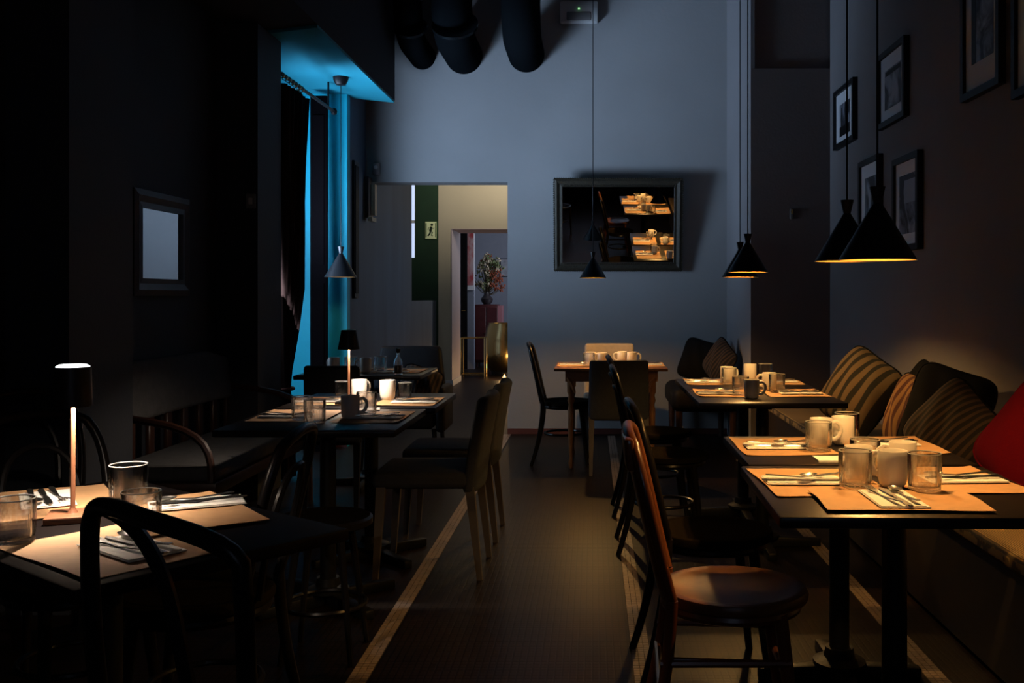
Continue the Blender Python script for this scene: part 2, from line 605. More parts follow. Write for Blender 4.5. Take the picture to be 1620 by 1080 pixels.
# window niche
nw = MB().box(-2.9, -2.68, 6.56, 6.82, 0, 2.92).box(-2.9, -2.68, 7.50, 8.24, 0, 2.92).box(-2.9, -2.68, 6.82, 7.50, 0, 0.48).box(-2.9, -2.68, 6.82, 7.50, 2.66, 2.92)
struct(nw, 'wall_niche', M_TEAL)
struct(MB().prism([(-2.9, 8.24), (-2.03, 8.24), (-2.03, 8.34), (-2.9, 8.34)], 0, 2.93), 'wall_niche_far', M_TEAL)
win = MB()
for (a, b, c, d) in ((6.82, 6.87, 0.48, 2.66), (7.45, 7.50, 0.48, 2.66)):
    win.box(-2.75, -2.69, a, b, c, d)
for z in (0.48, 1.18, 1.9, 2.60):
    win.box(-2.748, -2.692, 6.86, 7.46, z, z + 0.04)
w1 = struct(win, 'window_1', M_WHITEB)
MB().box(-2.722, -2.718, 6.86, 7.46, 0.5, 2.64).build('pane', M_PANE, w1)
# corridor behind the opening
struct(MB().prism([(-2.03, 8.341), (-2.14, 11.8), (-2.3, 11.8), (-2.2, 8.341)], 0, CZ), 'wall_corridor_left', M_CORR)
struct(MB().prism([(-2.14, 11.801), (-2.16, 13.79), (-2.28, 13.79), (-2.28, 11.801)], 0, 1.19), 'wall_parapet', M_CORR)
struct(MB().box(-2.95, -2.8, 11.6, 13.8, 0, CZ), 'wall_stair', M_GREEN)
struct(MB().box(-2.8, -2.3, 11.6, 11.75, 0, CZ), 'wall_stair_near', M_GREEN)
struct(MB().box(-2.455, -2.135, 13.8, 13.95, 0, CZ).box(-2.9, -2.455, 13.8, 13.95, 0, 1.78).box(-2.9, -2.53, 13.8, 13.95, 1.78, CZ).box(-2.53, -2.455, 13.8, 13.95, 2.95, CZ), 'wall_green', M_GREEN)
w3 = struct(MB().box(-2.53, -2.522, 13.80, 13.86, 1.78, 2.95).box(-2.463, -2.455, 13.80, 13.86, 1.78, 2.95).box(-2.53, -2.455, 13.80, 13.85, 2.26, 2.30), 'window_3', M_WHITEB)
MB().box(-2.526, -2.458, 13.86, 13.865, 1.78, 2.95).build('pane', M_DAY, w3)
cw = MB().box(-2.134, -1.95, 13.8, 14.65, 0, CZ).box(-1.95, 0.0, 13.8, 14.65, 2.18, CZ).box(-0.9, 0.0, 13.8, 14.65, 0, 2.18)
struct(cw, 'wall_cream', M_CREAM)
jb = MB().box(-1.952, -1.944, 13.79, 14.66, 0, 2.18).box(-1.944, -0.9, 13.79, 14.66, 2.172, 2.182)
struct(jb, 'trim_3', M_PINK)
struct(MB().box(0.0, 0.15, 9.28, 14.65, 0, CZ), 'wall_corridor_right', M_CREAM)
struct(MB().box(-2.95, 0.15, 9.28, 14.65, CZ, CZ + 0.1), 'ceiling_corridor', M_CREAM)
struct(MB().box(-2.95, 0.15, 14.65, 19.2, 3.2, 3.3), 'ceiling_salon', M_CREAM)
struct(MB().box(-2.95, 0.15, 18.7, 18.8, 0, 3.2), 'wall_salon_end', M_SALON)
struct(MB().box(-0.05, 0.05, 14.66, 18.7, 0, 3.2), 'wall_salon_right', M_SALON)
struct(MB().box(-2.95, -2.85, 14.66, 18.7, 0, 3.2), 'wall_salon_left', M_SALON)
struct(MB().box(-2.55, -2.02, 17.0, 17.1, 0, 3.2), 'wall_salon_partition', M_SALON)
# rear wall behind the camera with an opening for the added fill window
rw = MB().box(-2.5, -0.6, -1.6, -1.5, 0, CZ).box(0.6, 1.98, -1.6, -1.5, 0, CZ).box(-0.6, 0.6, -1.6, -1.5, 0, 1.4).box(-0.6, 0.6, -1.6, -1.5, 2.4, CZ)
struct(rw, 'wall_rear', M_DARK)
w2 = struct(MB().box(-0.6, -0.55, -1.58, -1.52, 1.4, 2.4).box(0.55, 0.6, -1.58, -1.52, 1.4, 2.4).box(-0.55, 0.55, -1.58, -1.52, 1.4, 1.45).box(-0.55, 0.55, -1.58, -1.52, 2.35, 2.4).box(-0.02, 0.02, -1.58, -1.52, 1.45, 2.35), 'rear_fill_window', M_WHITEB)  # unseen window, added to carry the weak fill from behind
MB().box(-0.55, 0.55, -1.552, -1.548, 1.45, 2.35).build('pane', M_PANE, w2)
# baseboards
struct(MB().box(-0.768, 1.22, 9.012, 9.03, 0, 0.05), 'baseboard_back', M_BASEB)
struct(MB().box(-2.62, -2.03, 8.222, 8.24, 0, 0.075), 'baseboard_niche', M_BASEB)
struct(MB().box(-2.62, -2.03, 8.218, 8.24, 0.075, 0.085), 'trim_4', M_WHITEB)
struct(MB().prism([(-2.139, 11.9), (-2.125, 11.9), (-2.145, 13.78), (-2.159, 13.78)], 0, 0.075), 'baseboard_parapet', M_WHITEB)
struct(MB().box(-1.944, -1.93, 13.79, 14.66, 0, 0.08).box(-2.13, -1.93, 13.78, 13.799, 0, 0.08), 'baseboard_cream', M_WHITEB)
struct(MB().box(1.812, 1.83, -1.5, 7.66, 0, 0.06), 'baseboard_right', M_BASEB)


# floor inlay strips, three rows of small tiles each
def strip(name, xc, y0, y1):
    s_ = MB().box(xc - 0.034, xc + 0.034, y0, y1, 0.0005, 0.0015)
    o = struct(s_, name, mat('dark_grout', (0.05, 0.035, 0.025), 0.8))
    t = MB()
    y = y0
    while y < y1 - 0.022:
        for k in (-1, 0, 1):
            x = xc + k * 0.022
            j = random.uniform(-0.0006, 0.0006)
            t.box(x - 0.0098 + j, x + 0.0098 + j, y + 0.0012, y + 0.0208, 0.001, 0.003)
        y += 0.022
    tt = t.build('mosaic_tiles', M_STRIP, o)
    tt['kind'] = 'stuff'


strip('trim_5', -0.765, 1.2, 9.0)
strip('trim_6', 0.17, 1.6, 8.9)
strip('trim_7', 1.127, 1.6, 7.6)

# dark shutter leaf folded against the niche wall
sh = thing('window_shutter', 'tall black folded shutter leaf standing in the turquoise window niche', 'shutter', (-2.20, 8.02, 0))
MB().rbox(-0.068, 0.068, -0.02, 0.02, 0.0, 2.86, 0.006, 2).build('shutter_leaf', M_SHUT, sh)
MB().box(-0.045, 0.045, -0.028, -0.018, 0.25, 1.35).box(-0.045, 0.045, -0.028, -0.018, 1.5, 2.7).build('shutter_panel', M_SHUT, sh)


# ------------------------------------------------------------------ curtain and rod
def curtain():
    t = thing('curtain', 'dark brown velvet curtain drawn aside before the turquoise window niche', 'curtain', (-2.06, 6.6, 0))
    rows = [(2.66, 0.56), (2.2, 0.50), (1.75, 0.45), (1.3, 0.40), (1.0, 0.27), (0.75, 0.13), (0.62, 0.10), (0.5, 0.17), (0.25, 0.22), (0.03, 0.24)]
    n = 60
    vs = []
    fs = []
    for (z, wd) in rows:
        for k in range(n + 1):
            s_ = k / n
            amp = 0.035 + 0.01 * math.sin(z * 3 + k)
            vs.append((-0.0 + amp * math.sin(s_ * 2 * PI * 8 + 0.4 * math.sin(z * 2)), s_ * wd, z))
    for i in range(len(rows) - 1):
        for k in range(n):
            fs.append((i * (n + 1) + k, i * (n + 1) + k + 1, (i + 1) * (n + 1) + k + 1, (i + 1) * (n + 1) + k))
    m = MB().add(vs, fs, True)
    o = m.build('curtain_cloth', M_CURT, t)
    sm = o.modifiers.new('thick', 'SOLIDIFY')
    sm.thickness = 0.006
    e = MB()
    e.tube([(0.0, wd + 0.004, z) for (z, wd) in rows if z < 0.9], 0.006, 6)
    e.build('curtain_border', M_CURTE, t)
    MB().tube([(0.06 * math.cos(a), 0.05 + 0.075 * math.sin(a), 0.63) for a in [2 * PI * i / 16 for i in range(16)]], 0.012, 6, closed=True).build('tie_back', M_CURTE, t)
    r = thing('curtain_rod', 'black curtain rod with bracket under the turquoise niche ceiling', 'curtain rod', (-2.06, 6.57, 2.72))
    MB().tube([(0, 0.0, 0), (0, 1.35, 0)], 0.013, 10).build('rod', M_BLACKM, r)
    MB().lathe([(0, -0.03), (0.02, -0.022), (0.026, 0), (0.02, 0.022), (0, 0.03)], 14, T=Matrix.Translation((0, 1.37, 0))).build('finial', M_BLACKM, r)
    MB().tube([(0, 1.2, 0), (0, 1.2, 0.2)], 0.008, 8).build('bracket', M_BLACKM, r)
    for k in range(7):
        MB().tube([(0.02 * math.cos(a), 0.03 + 0.075 * k, -0.006 + 0.02 * math.sin(a)) for a in [2 * PI * i / 14 for i in range(14)]], 0.003, 5, closed=True).build('ring', M_BRASS, r)


curtain()


# ------------------------------------------------------------------ pendants
def make_pendant():
    t = thing('pendant_lamp', 'x', 'lamp')
    R = 0.100
    prof = [(0.0095, 0.150), (0.030, 0.122), (0.060, 0.072), (R, 0.0)]
    out = [(0.0115, 0.150), (R + 0.0015, -0.001)]
    MB().lathe([(0.0095, 0.1485), (R - 0.0008, 0.0004), (R + 0.0015, -0.001), (0.0115, 0.150)], 48, closed=True).build('shade', M_BLACKM, t)
    MB().lathe([(0.0090, 0.1470), (R - 0.0016, 0.0008), (R - 0.0008, 0.0004), (0.0096, 0.1484)], 48, closed=True).build('shade_lining', M_GOLD, t)
    MB().lathe([(0.0, 0.146), (0.010, 0.146), (0.0115, 0.152), (0.020, 0.190), (0.0205, 0.193), (0.0, 0.194)], 24).build('collar', M_BLACKM, t)
    b = MB().lathe([(0.0, 0.066), (0.010, 0.070), (0.0155, 0.080), (0.011, 0.094), (0.006, 0.105), (0.006, 0.13), (0, 0.13)], 16).build('bulb', M_BULB, t)
    return t


PEND = Proto(make_pendant())


def pendant(loc, label, power, ceil_z, color=(1.0, 0.57, 0.18)):
    r = PEND.place(loc, 0, label, 'black cone pendant lamps')
    c = MB().tube([(0, 0, 0.19), (0, 0, ceil_z - loc[2] - 0.03)], 0.0028, 6).build('cord', M_BLACKM, r)
    h = ceil_z - loc[2]
    MB().lathe([(0.006, h - 0.055), (0.03, h - 0.05), (0.05, h - 0.025), (0.055, h - 0.001), (0, h - 0.001)], 24).build('ceiling_cup', M_BLACKM, r)
    d = bpy.data.lights.new('bulb_light', 'POINT')
    d.energy = power
    d.color = color
    d.shadow_soft_size = 0.012
    o = bpy.data.objects.new('bulb_light', d)
    COL.objects.link(o)
    o.parent = r
    o.location = (0, 0, 0.045)
    return r


PW = 20.0
pendant((0.753, 2.63, 1.345), 'black cone pendant lamp over the nearest right table, largest in view', PW, CZ)
pendant((0.806, 3.15, 1.360), 'black cone pendant lamp over the second right table, just behind the nearest', PW, CZ)
pendant((0.784, 5.02, 1.370), 'black cone pendant lamp before the pier, front one of the far right pair', PW, CZ)
pendant((0.820, 5.52, 1.355), 'black cone pendant lamp before the pier, rear one of the far right pair', PW, CZ)
pendant((0.005, 7.45, 1.385), 'black cone pendant lamp hanging in front of the large back wall mirror', PW * 1.6, CZ)
lp = pendant((-1.92, 7.6, 1.395), 'black cone pendant lamp hanging in the turquoise window niche', 2.2, 2.92, (1.0, 0.78, 0.55))
lp.scale = (1.2, 1.2, 1.2)
for c_ in kids(lp):
    if c_.name.startswith('cord') or c_.name.startswith('ceiling_cup'):
        c_.scale = (1, 1, 1)
        bpy.data.objects.remove(c_, do_unlink=True)
hh = (2.92 - 1.395) / 1.2
MB().tube([(0, 0, 0.19), (0, 0, hh - 0.03)], 0.0025, 6).build('cord', M_BLACKM, lp)
MB().lathe([(0.006, hh - 0.055), (0.03, hh - 0.05), (0.045, hh - 0.025), (0.05, hh - 0.001), (0, hh - 0.001)], 24).build('ceiling_cup', M_BLACKM, lp)


# ------------------------------------------------------------------ tables
def table(name, label, x0, x1, y0, y1, rz=0.0, top=0.75, round_=0.02, foot='cross'):
    cx, cy = (x0 + x1) / 2, (y0 + y1) / 2
    hw, hd = (x1 - x0) / 2, (y1 - y0) / 2
    t = thing(name, label, 'table', (cx, cy, 0), rz, 'black pedestal tables')
    MB().rbox(-hw, hw, -hd, hd, top - 0.028, top, 0.006, 2).build('tabletop', M_TTOP, t)
    MB().lathe([(0.032, 0.10), (0.032, 0.66), (0.028, top - 0.05), (0.0, top - 0.05)], 20).build('column', M_IRON, t)
    MB().box(-0.16, 0.16, -0.02, 0.02, top - 0.05, top - 0.028).box(-0.02, 0.02, -0.16, 0.16, top - 0.05, top - 0.0285).build('top_bracket', M_IRON, t)
    MB().lathe([(0.0, 0.05), (0.085, 0.05), (0.085, 0.062), (0.05, 0.075), (0.045, 0.105), (0.0, 0.105)], 20).build('flange', M_IRON, t)
    for k in range(4):
        a = PI / 4 + k * PI / 2 if foot == 'diag' else k * PI / 2
        L = min(hw, hd) - 0.03
        T = Matrix.Rotation(a, 4, 'Z')
        MB().rbox(0.03, L, -0.028, 0.028, 0.0, 0.055, 0.008, 2, fn=lambda p: Vector((p.x, p.y * (1 - 0.25 * p.x / 0.3), p.z * (1 - 0.35 * p.x / 0.35))), T=T).build('foot', M_IRON, t)
    return t


table('dining_table', 'black square pedestal table nearest on the right, with three place settings', 0.43, 1.14, 2.25, 2.925, math.radians(-1.0))
table('dining_table', 'black pedestal table second from the front on the right', 0.465, 1.15, 2.96, 3.55, 0)
table('dining_table', 'black pedestal table in front of the dark pier, front one of the far right pair', 0.50, 1.20, 4.66, 5.30)
table('dining_table', 'black pedestal table in front of the dark pier, rear one of the far right pair', 0.50, 1.22, 5.33, 6.02)
t1 = table('dining_table', 'black pedestal table in the middle left, the front one with rounded corners', -1.42, -0.735, 3.71, 4.41, foot='diag')
table('dining_table', 'black pedestal table in the middle left carrying the tapered dark table lamp', -1.42, -0.70, 4.44, 5.12, foot='diag')
table('dining_table', 'black pedestal table beside the turquoise window niche, behind the black chair', -1.88, -1.08, 6.25, 6.95)
A = Vector((0.62, 0.785, 0)).normalized()
Bv = Vector((-A.y, A.x, 0))
lc = A * 1.07 + Bv * 2.22
tl = table('dining_table', 'black table nearest on the left under the glowing table lamp', -0.29, 0.29, -0.48, 0.48)
for c_ in kids(tl):
    if c_.name.startswith('tabletop'):
        c_.data.materials[0] = mat('matt_black_table_top', (0.008, 0.006, 0.006), 0.5, spec=0.03)
tl.location = (lc.x, lc.y, 0)
tl.rotation_euler = (0, 0, math.atan2(A.y, A.x))


def antique_table():
    t = thing('antique_table', 'small brown wooden table with apron and turned legs by the back wall', 'table', (0.135, 7.5, 0))
    MB().rbox(-0.41, 0.41, -0.35, 0.35, 0.708, 0.73, 0.006, 2).build('tabletop', M_OAK, t)
    MB().box(-0.33, 0.34, -0.30, -0.28, 0.63, 0.708).box(-0.33, 0.34, 0.28, 0.30, 0.63, 0.708).box(-0.33, -0.31, -0.28, 0.28, 0.63, 0.708).box(0.32, 0.34, -0.28, 0.28, 0.63, 0.708).build('apron', M_OAK, t)
    for sx in (-0.29, 0.30):
        for sy in (-0.26, 0.26):
            MB().lathe([(0.0, 0), (0.015, 0), (0.02, 0.04), (0.014, 0.07), (0.019, 0.2), (0.024, 0.42), (0.016, 0.46), (0.026, 0.49), (0.018, 0.53), (0.028, 0.55), (0.028, 0.69), (0, 0.69)], 12,
                       T=Matrix.Translation((sx, sy, 0))).build('leg', M_OAK, t)
    for sx in (-1, 1):
        MB().tube([(0.005 + sx * 0.32, -0.31, 0.66), (0.005 + sx * 0.29, -0.31, 0.62), (0.005 + sx * 0.265, -0.31, 0.55)], [0.012, 0.02, 0.008], 6).build('corner_bracket', M_OAK, t)


antique_table()


# ------------------------------------------------------------------ table ware
def mat_mesh(w, d, seed, curl=0.006):
    rnd = random.Random(seed)
    n, m_ = 14, 12
    ph = rnd.uniform(0, 6)
    ax = rnd.uniform(-1, 1)
    vs = []
    for j in range(m_ + 1):
        for i in range(n + 1):
            u, v = i / n * 2 - 1, j / m_ * 2 - 1
            z = 0.0022 + curl * (max(0, abs(u) - 0.75) * 4) ** 2 * (0.55 + 0.45 * math.sin(ph + 2 * v)) * 0.8 + curl * 0.5 * (max(0, abs(v) - 0.7) * 3.3) ** 2 * (0.5 + 0.5 * math.sin(ph * 2 + 2.2 * u))
            vs.append((u * w / 2 + 0.002 * math.sin(3 * v + ph), v * d / 2 + 0.002 * math.sin(3 * u + ph), z))
    fs = [(j * (n + 1) + i, j * (n + 1) + i + 1, (j + 1) * (n + 1) + i + 1, (j + 1) * (n + 1) + i) for j in range(m_) for i in range(n)]
    k = len(vs)
    vs2 = vs + [(x, y, z - 0.0012) for (x, y, z) in vs]
    fs2 = fs + [tuple(k + q for q in reversed(f)) for f in fs]
    W_ = n + 1
    edge = [i for i in range(W_)] + [j * W_ + n for j in range(1, m_ + 1)] + [m_ * W_ + i for i in range(n - 1, -1, -1)] + [j * W_ for j in range(m_ - 1, 0, -1)]
    for a, b in zip(edge, edge[1:] + edge[:1]):
        fs2.append((a, a + k, b + k, b))
    return vs2, fs2


mat_count = [0]


def placemat(x, y, w, d, rz, z, seat, tbl, curl=0.006):
    mat_count[0] += 1
    vs, fs = mat_mesh(w, d, mat_count[0] * 13, curl)
    o = MB().add(vs, fs, True).build('placemat', M_PAPER)
    o.location = (x, y, z)
    o.rotation_euler = (0, 0, rz)
    tag(o, 'brown kraft paper placemat at the %s of the %s' % (seat, tbl), 'placemat', 'kraft paper placemats')
    return o


def napkin_proto():
    t = thing('napkin', 'x', 'napkin')
    MB().rbox(-0.058, 0.058, -0.105, 0.105, 0.0, 0.0025, 0.0008, 1, smooth=False).build('lower_fold', M_NAP, t)

    def f(p):
        return Vector((p.x, p.y, p.z + 0.0015 * math.sin(p.y * 40) + 0.0015))
    MB().rbox(-0.056, 0.050, -0.102, 0.099, 0.0026, 0.0046, 0.0008, 1, fn=lambda p: Vector((p.x + 0.01 * p.y, p.y, p.z)), smooth=False).build('upper_fold', M_NAP, t)
    return t


NAPK = Proto(napkin_proto())


def slab(outline, z0, th, bend=None):
    """outline: list of (y, halfwidth); returns verts/faces of a thin tapered piece lying along Y"""
    vs = []
    fs = []
    for (y, hw) in outline:
        zz = z0 + (bend(y) if bend else 0)
        vs += [(-hw, y, zz), (hw, y, zz), (hw * 0.8, y, zz + th), (-hw * 0.8, y, zz + th)]
    n = len(outline)
    for i in range(n - 1):
        for k in range(4):
            l = (k + 1) % 4
            fs.append((i * 4 + k, i * 4 + l, (i + 1) * 4 + l, (i + 1) * 4 + k))
    fs.append((0, 3, 2, 1))
    fs.append(tuple((n - 1) * 4 + k for k in range(4)))
    return vs, fs


def fork_mesh():
    m = MB()
    bend = lambda y: 0.004 * math.cos((y + 0.1) / 0.2 * 2 * PI) + 0.004
    v, f = slab([(-0.098, 0.005), (-0.09, 0.0075), (-0.05, 0.006), (0.0, 0.003), (0.035, 0.003), (0.045, 0.009), (0.058, 0.0115)], 0.001, 0.0022, bend)
    m.add(v, f, True)
    for k in (-1.5, -0.5, 0.5, 1.5):
        v, f = slab([(0.055, 0.0018), (0.08, 0.0016), (0.098, 0.0006)], 0.001, 0.0018, bend)
        m.add([(a[0] + k * 0.0062, a[1], a[2]) for a in v], f, True)
    return m


def knife_mesh():
    m = MB()
    v, f = slab([(-0.108, 0.005), (-0.1, 0.008), (-0.05, 0.0075), (-0.01, 0.006), (0.0, 0.0045), (0.01, 0.008), (0.07, 0.0095), (0.095, 0.008), (0.108, 0.002)], 0.001, 0.003)
    return m.add(v, f, True)


def spoon_mesh():
    m = MB()
    bend = lambda y: 0.004 * math.cos((y + 0.1) / 0.2 * 2 * PI) + 0.004
    v, f = slab([(-0.092, 0.005), (-0.084, 0.0075), (-0.045, 0.006), (0.0, 0.0028), (0.04, 0.0028)], 0.001, 0.0022, bend)
    m.add(v, f, True)
    # bowl
    vs = []
    fs = []
    n = 16
    rings = [(0.2, -0.0055), (0.6, -0.0035), (0.9, -0.001), (1.0, 0.0008)]
    for off in (0.0, -0.0012):
        for (r, z) in rings:
            for k in range(n):
                a = 2 * PI * k / n
                vs.append((0.0165 * r * math.cos(a), 0.064 + 0.027 * r * math.sin(a), 0.0095 + z + off))
    R_ = len(rings)
    for s_ in (0, 1):
        for i in range(R_ - 1):
            for k in range(n):
                l = (k + 1) % n
                b = s_ * R_ * n
                fs.append((b + i * n + k, b + i * n + l, b + (i + 1) * n + l, b + (i + 1) * n + k))
        fs.append(tuple(s_ * R_ * n + k for k in range(n)))
    for k in range(n):
        l = (k + 1) % n
        fs.append(((R_ - 1) * n + k, (R_ - 1) * n + l, (2 * R_ - 1) * n + l, (2 * R_ - 1) * n + k))
    m.add(vs, fs, True)
    return m


CUT = {}
for nm, fn_ in (('fork', fork_mesh), ('table_knife', knife_mesh), ('spoon', spoon_mesh)):
    o_ = fn_().build(nm, M_STEEL)
    CUT[nm] = [o_, False]


def cutlery(nm, x, y, z, rz, label):
    o, used = CUT[nm]
    if used:
        o = o.copy()
        COL.objects.link(o)
    else:
        CUT[nm][1] = True
    o.location = (x, y, z)
    o.rotation_euler = (0, 0, rz)
    tag(o, label, {'fork': 'fork', 'table_knife': 'knife', 'spoon': 'spoon'}[nm], 'steel cutlery on the napkins')
    return o


def setting(x, y, rz, z, seat, tbl, cross=False, napscale=1.0):
    """napkin + fork, knife, spoon; local +Y points from the diner to the table centre"""
    p = NAPK.place((x, y, z + 0.0024), rz, 'folded white napkin at the %s of the %s' % (seat, tbl), 'folded white napkins')
    p.scale = (napscale, napscale, 1)
    c, s_ = math.cos(rz), math.sin(rz)

    def put(nm, lx, ly, dr, dz=0.0):
        cutlery(nm, x + c * lx - s_ * ly, y + s_ * lx + c * ly, z + 0.0072 + dz, rz + dr,
                'steel %s on napkin at the %s of the %s' % (nm.replace('table_', ''), seat, tbl))
    if cross:
        put('fork', -0.022, 0.0, 0.08)
        put('table_knife', 0.020, -0.005, -0.03)
        put('spoon', 0.004, 0.062, PI + 0.5, 0.010)
    else:
        put('fork', -0.024, 0.005, 0.12)
        put('table_knife', 0.004, -0.005, 0.05)
        put('spoon', 0.030, 0.005, 0.05)


def mug_proto(m):
    t = thing('mug', 'x', 'mug')
    prof = [(0.0, 0.0), (0.026, 0.0), (0.033, 0.006), (0.0365, 0.020), (0.0375, 0.04), (0.0375, 0.091), (0.0362, 0.093), (0.0345, 0.091), (0.0345, 0.03), (0.031, 0.012), (0.0, 0.008)]
    MB().lathe(prof, 36).build('cup', m, t)
    h = [(0.036, 0, 0.078), (0.052, 0, 0.080), (0.064, 0, 0.070), (0.067, 0, 0.052), (0.060, 0, 0.034), (0.048, 0, 0.024), (0.036, 0, 0.024)]
    MB().tube(h, 0.0055, 8, flat=1.3).build('handle', m, t)
    return t


MUG = Proto(mug_proto(M_MUG))


def tumbler(R=0.0425, Hh=0.092):
    t = thing('tumbler', 'x', 'glass')

    def fn(r, z, a, i):
        if 1 <= i <= 4:
            return r * (1 + 0.026 * math.cos(a * 22))
        if i == 5:
            return r * (1 + 0.010 * math.cos(a * 20))
        return r
    wall = [(R * 0.93, 0.012), (R * 0.945, 0.018), (R * 0.955, 0.030), (R * 0.965, 0.045), (R * 0.975, 0.058), (R * 0.99, 0.066), (R, 0.072), (R, Hh - 0.001), (R - 0.0012, Hh),
            (R - 0.0030, Hh - 0.001), (R * 0.92, 0.070), (R * 0.89, 0.022), (R * 0.87, 0.0125)]
    MB().lathe(wall, 80, fn=fn, closed=True).build('glass_wall', M_THIN, t)

    def fb(r, z, a, i):
        return r * (1 + 0.028 * math.cos(a * 20)) if i in (2, 3) else r
    MB().lathe([(0.0, 0.0015), (R * 0.80, 0.0), (R * 0.92, 0.003), (R * 0.94, 0.0095), (R * 0.86, 0.0122), (0.0, 0.0110)], 80, fn=fb).build('glass_base', M_GLASS, t)
    MB().tube([((R - 0.0015) * math.cos(a), (R - 0.0015) * math.sin(a), Hh + 0.0012) for a in [2 * PI * k / 48 for k in range(48)]], 0.0013, 6, closed=True).build('rim', M_RIM, t)
    return t


TUMB = Proto(tumbler())


def glass(x, y, z, label, s_=1.0, rz=0.0):
    o = TUMB.place((x, y, z + 0.0003), rz, label, 'ribbed glass tumblers')
    o.scale = (s_, s_, s_)
    return o


def mug(x, y, z, rz, label):
    return MUG.place((x, y, z), rz, label, 'stoneware mugs')


MZ = 0.75 + 0.0028   # things standing on a placemat
R90 = PI / 2
# --- right front table
T = 'nearest right table'
placemat(0.602, 2.67, 0.30, 0.395, math.radians(2.5), 0.75, 'left seat', T, 0.004)
placemat(0.958, 2.70, 0.31, 0.385, math.radians(3.5), 0.75, 'right seat', T, 0.006)
placemat(0.738, 2.405, 0.385, 0.235, math.radians(-1), 0.7545, 'front seat', T, 0.005)
setting(0.565, 2.665, -R90, MZ, 'left seat', T, cross=True)
setting(1.000, 2.69, R90 + 0.05, MZ, 'right seat', T)
setting(0.727, 2.41, 0.0, MZ + 0.0035, 'front seat', T)
glass(0.680, 2.575, MZ + .004, 'ribbed glass tumbler left of the grey-shaded mugs on the nearest right table')
glass(0.846, 2.535, MZ + .004, 'ribbed glass tumbler right of the mugs on the nearest right table')
glass(0.775, 2.83, 0.75, 'ribbed glass tumbler hidden behind the mugs on the nearest right table')
mug(0.718, 2.685, MZ, -0.5, 'white mug with handle to the right, behind the left tumbler, nearest right table')
mug(0.780, 2.585, MZ + .004, 2.2, 'white mug standing foremost between the two tumblers, nearest right table')
mug(0.862, 2.765, MZ, 3.0, 'white mug right behind the foremost mug, nearest right table')
# --- second right table
T = 'second right table'
placemat(0.628, 3.30, 0.30, 0.375, 0.02, 0.75, 'left seat', T)
placemat(0.985, 3.33, 0.30, 0.385, -0.03, 0.75, 'right seat', T)
setting(0.607, 3.275, -R90, MZ, 'left seat', T, cross=True)
setting(0.985, 3.35, R90, MZ, 'right seat', T)
glass(0.727, 3.20, MZ, 'ribbed glass tumbler in front of the white mug on the second right table')
glass(0.880, 3.44, MZ, 'ribbed glass tumbler at the rear of the second right table')
mug(0.757, 3.295, MZ, 0.0, 'white mug behind the tumbler on the second right table')
mug(0.842, 3.345, MZ, 1.2, 'brightly lit white mug at the centre of the second right table')
cd = MB().box(-0.055, 0.055, -0.045, 0.045, 0, 0.006).build('folded_card', M_NAP)
cd.location = (0.735, 3.035, 0.7502)
tag(cd, 'white folded card lying on the front edge of the second right table', 'card')
# --- far right pair
T = 'third right table'
placemat(0.68, 5.10, 0.30, 0.37, 0.0, 0.75, 'left seat', T)
placemat(1.03, 5.10, 0.30, 0.38, 0.02, 0.75, 'right seat', T)
setting(0.64, 5.08, -R90, MZ, 'left seat', T, cross=True)
setting(1.06, 5.08, R90, MZ, 'right seat', T)
mug(0.778, 4.86, 0.75, -0.2, 'shadowed mug standing foremost on the third right table')
glass(0.745, 5.00, MZ, 'ribbed glass tumbler behind the shadowed mug on the third right table')
glass(0.955, 5.15, MZ, 'ribbed glass tumbler before the right mug on the third right table')
mug(0.935, 5.255, MZ, 3.0, 'white mug behind the right tumbler on the third right table')
T = 'fourth right table'
placemat(0.69, 5.77, 0.30, 0.37, 0.0, 0.75, 'left seat', T)
placemat(1.05, 5.78, 0.30, 0.37, 0.0, 0.75, 'right seat', T)
setting(0.64, 5.74, -R90, MZ, 'left seat', T, cross=True)
setting(1.08, 5.77, R90, MZ, 'right seat', T)
glass(0.770, 5.60, MZ, 'ribbed glass tumbler before the left mug on the fourth right table')
mug(0.770, 5.70, MZ, 0.3, 'white mug behind the left tumbler on the fourth right table')
mug(0.940, 5.93, MZ, 1.8, 'tall lit white mug at the rear centre of the fourth right table')
glass(1.030, 5.93, MZ, 'ribbed glass tumbler beside the rear mug on the fourth right table')
# --- antique table
T = 'brown table by the back wall'
placemat(-0.12, 7.50, 0.28, 0.38, 0.0, 0.73, 'left seat', T)
placemat(0.40, 7.50, 0.28, 0.38, 0.0, 0.73, 'right seat', T)
placemat(0.155, 7.33, 0.26, 0.28, 0.0, 0.73, 'front seat', T)
setting(-0.14, 7.5, -R90, 0.7328, 'left seat', T)
setting(0.42, 7.5, R90, 0.7328, 'right seat', T)
glass(-0.025, 7.42, 0.7328, 'ribbed glass tumbler left of the mugs on the brown table by the back wall')
mug(-0.01, 7.56, 0.7328, 0.0, 'white mug with handle to the right on the brown table by the back wall')
mug(0.075, 7.46, 0.7328, PI, 'cream mug nearest the grey chair on the brown table by the back wall')
mug(0.30, 7.55, 0.7328, 0, 'lit mug right of the black chair back on the brown table by the back wall')
mug(0.23, 7.64, 0.7328, PI, 'mug glimpsed left of the black chair back on the brown table by the back wall')
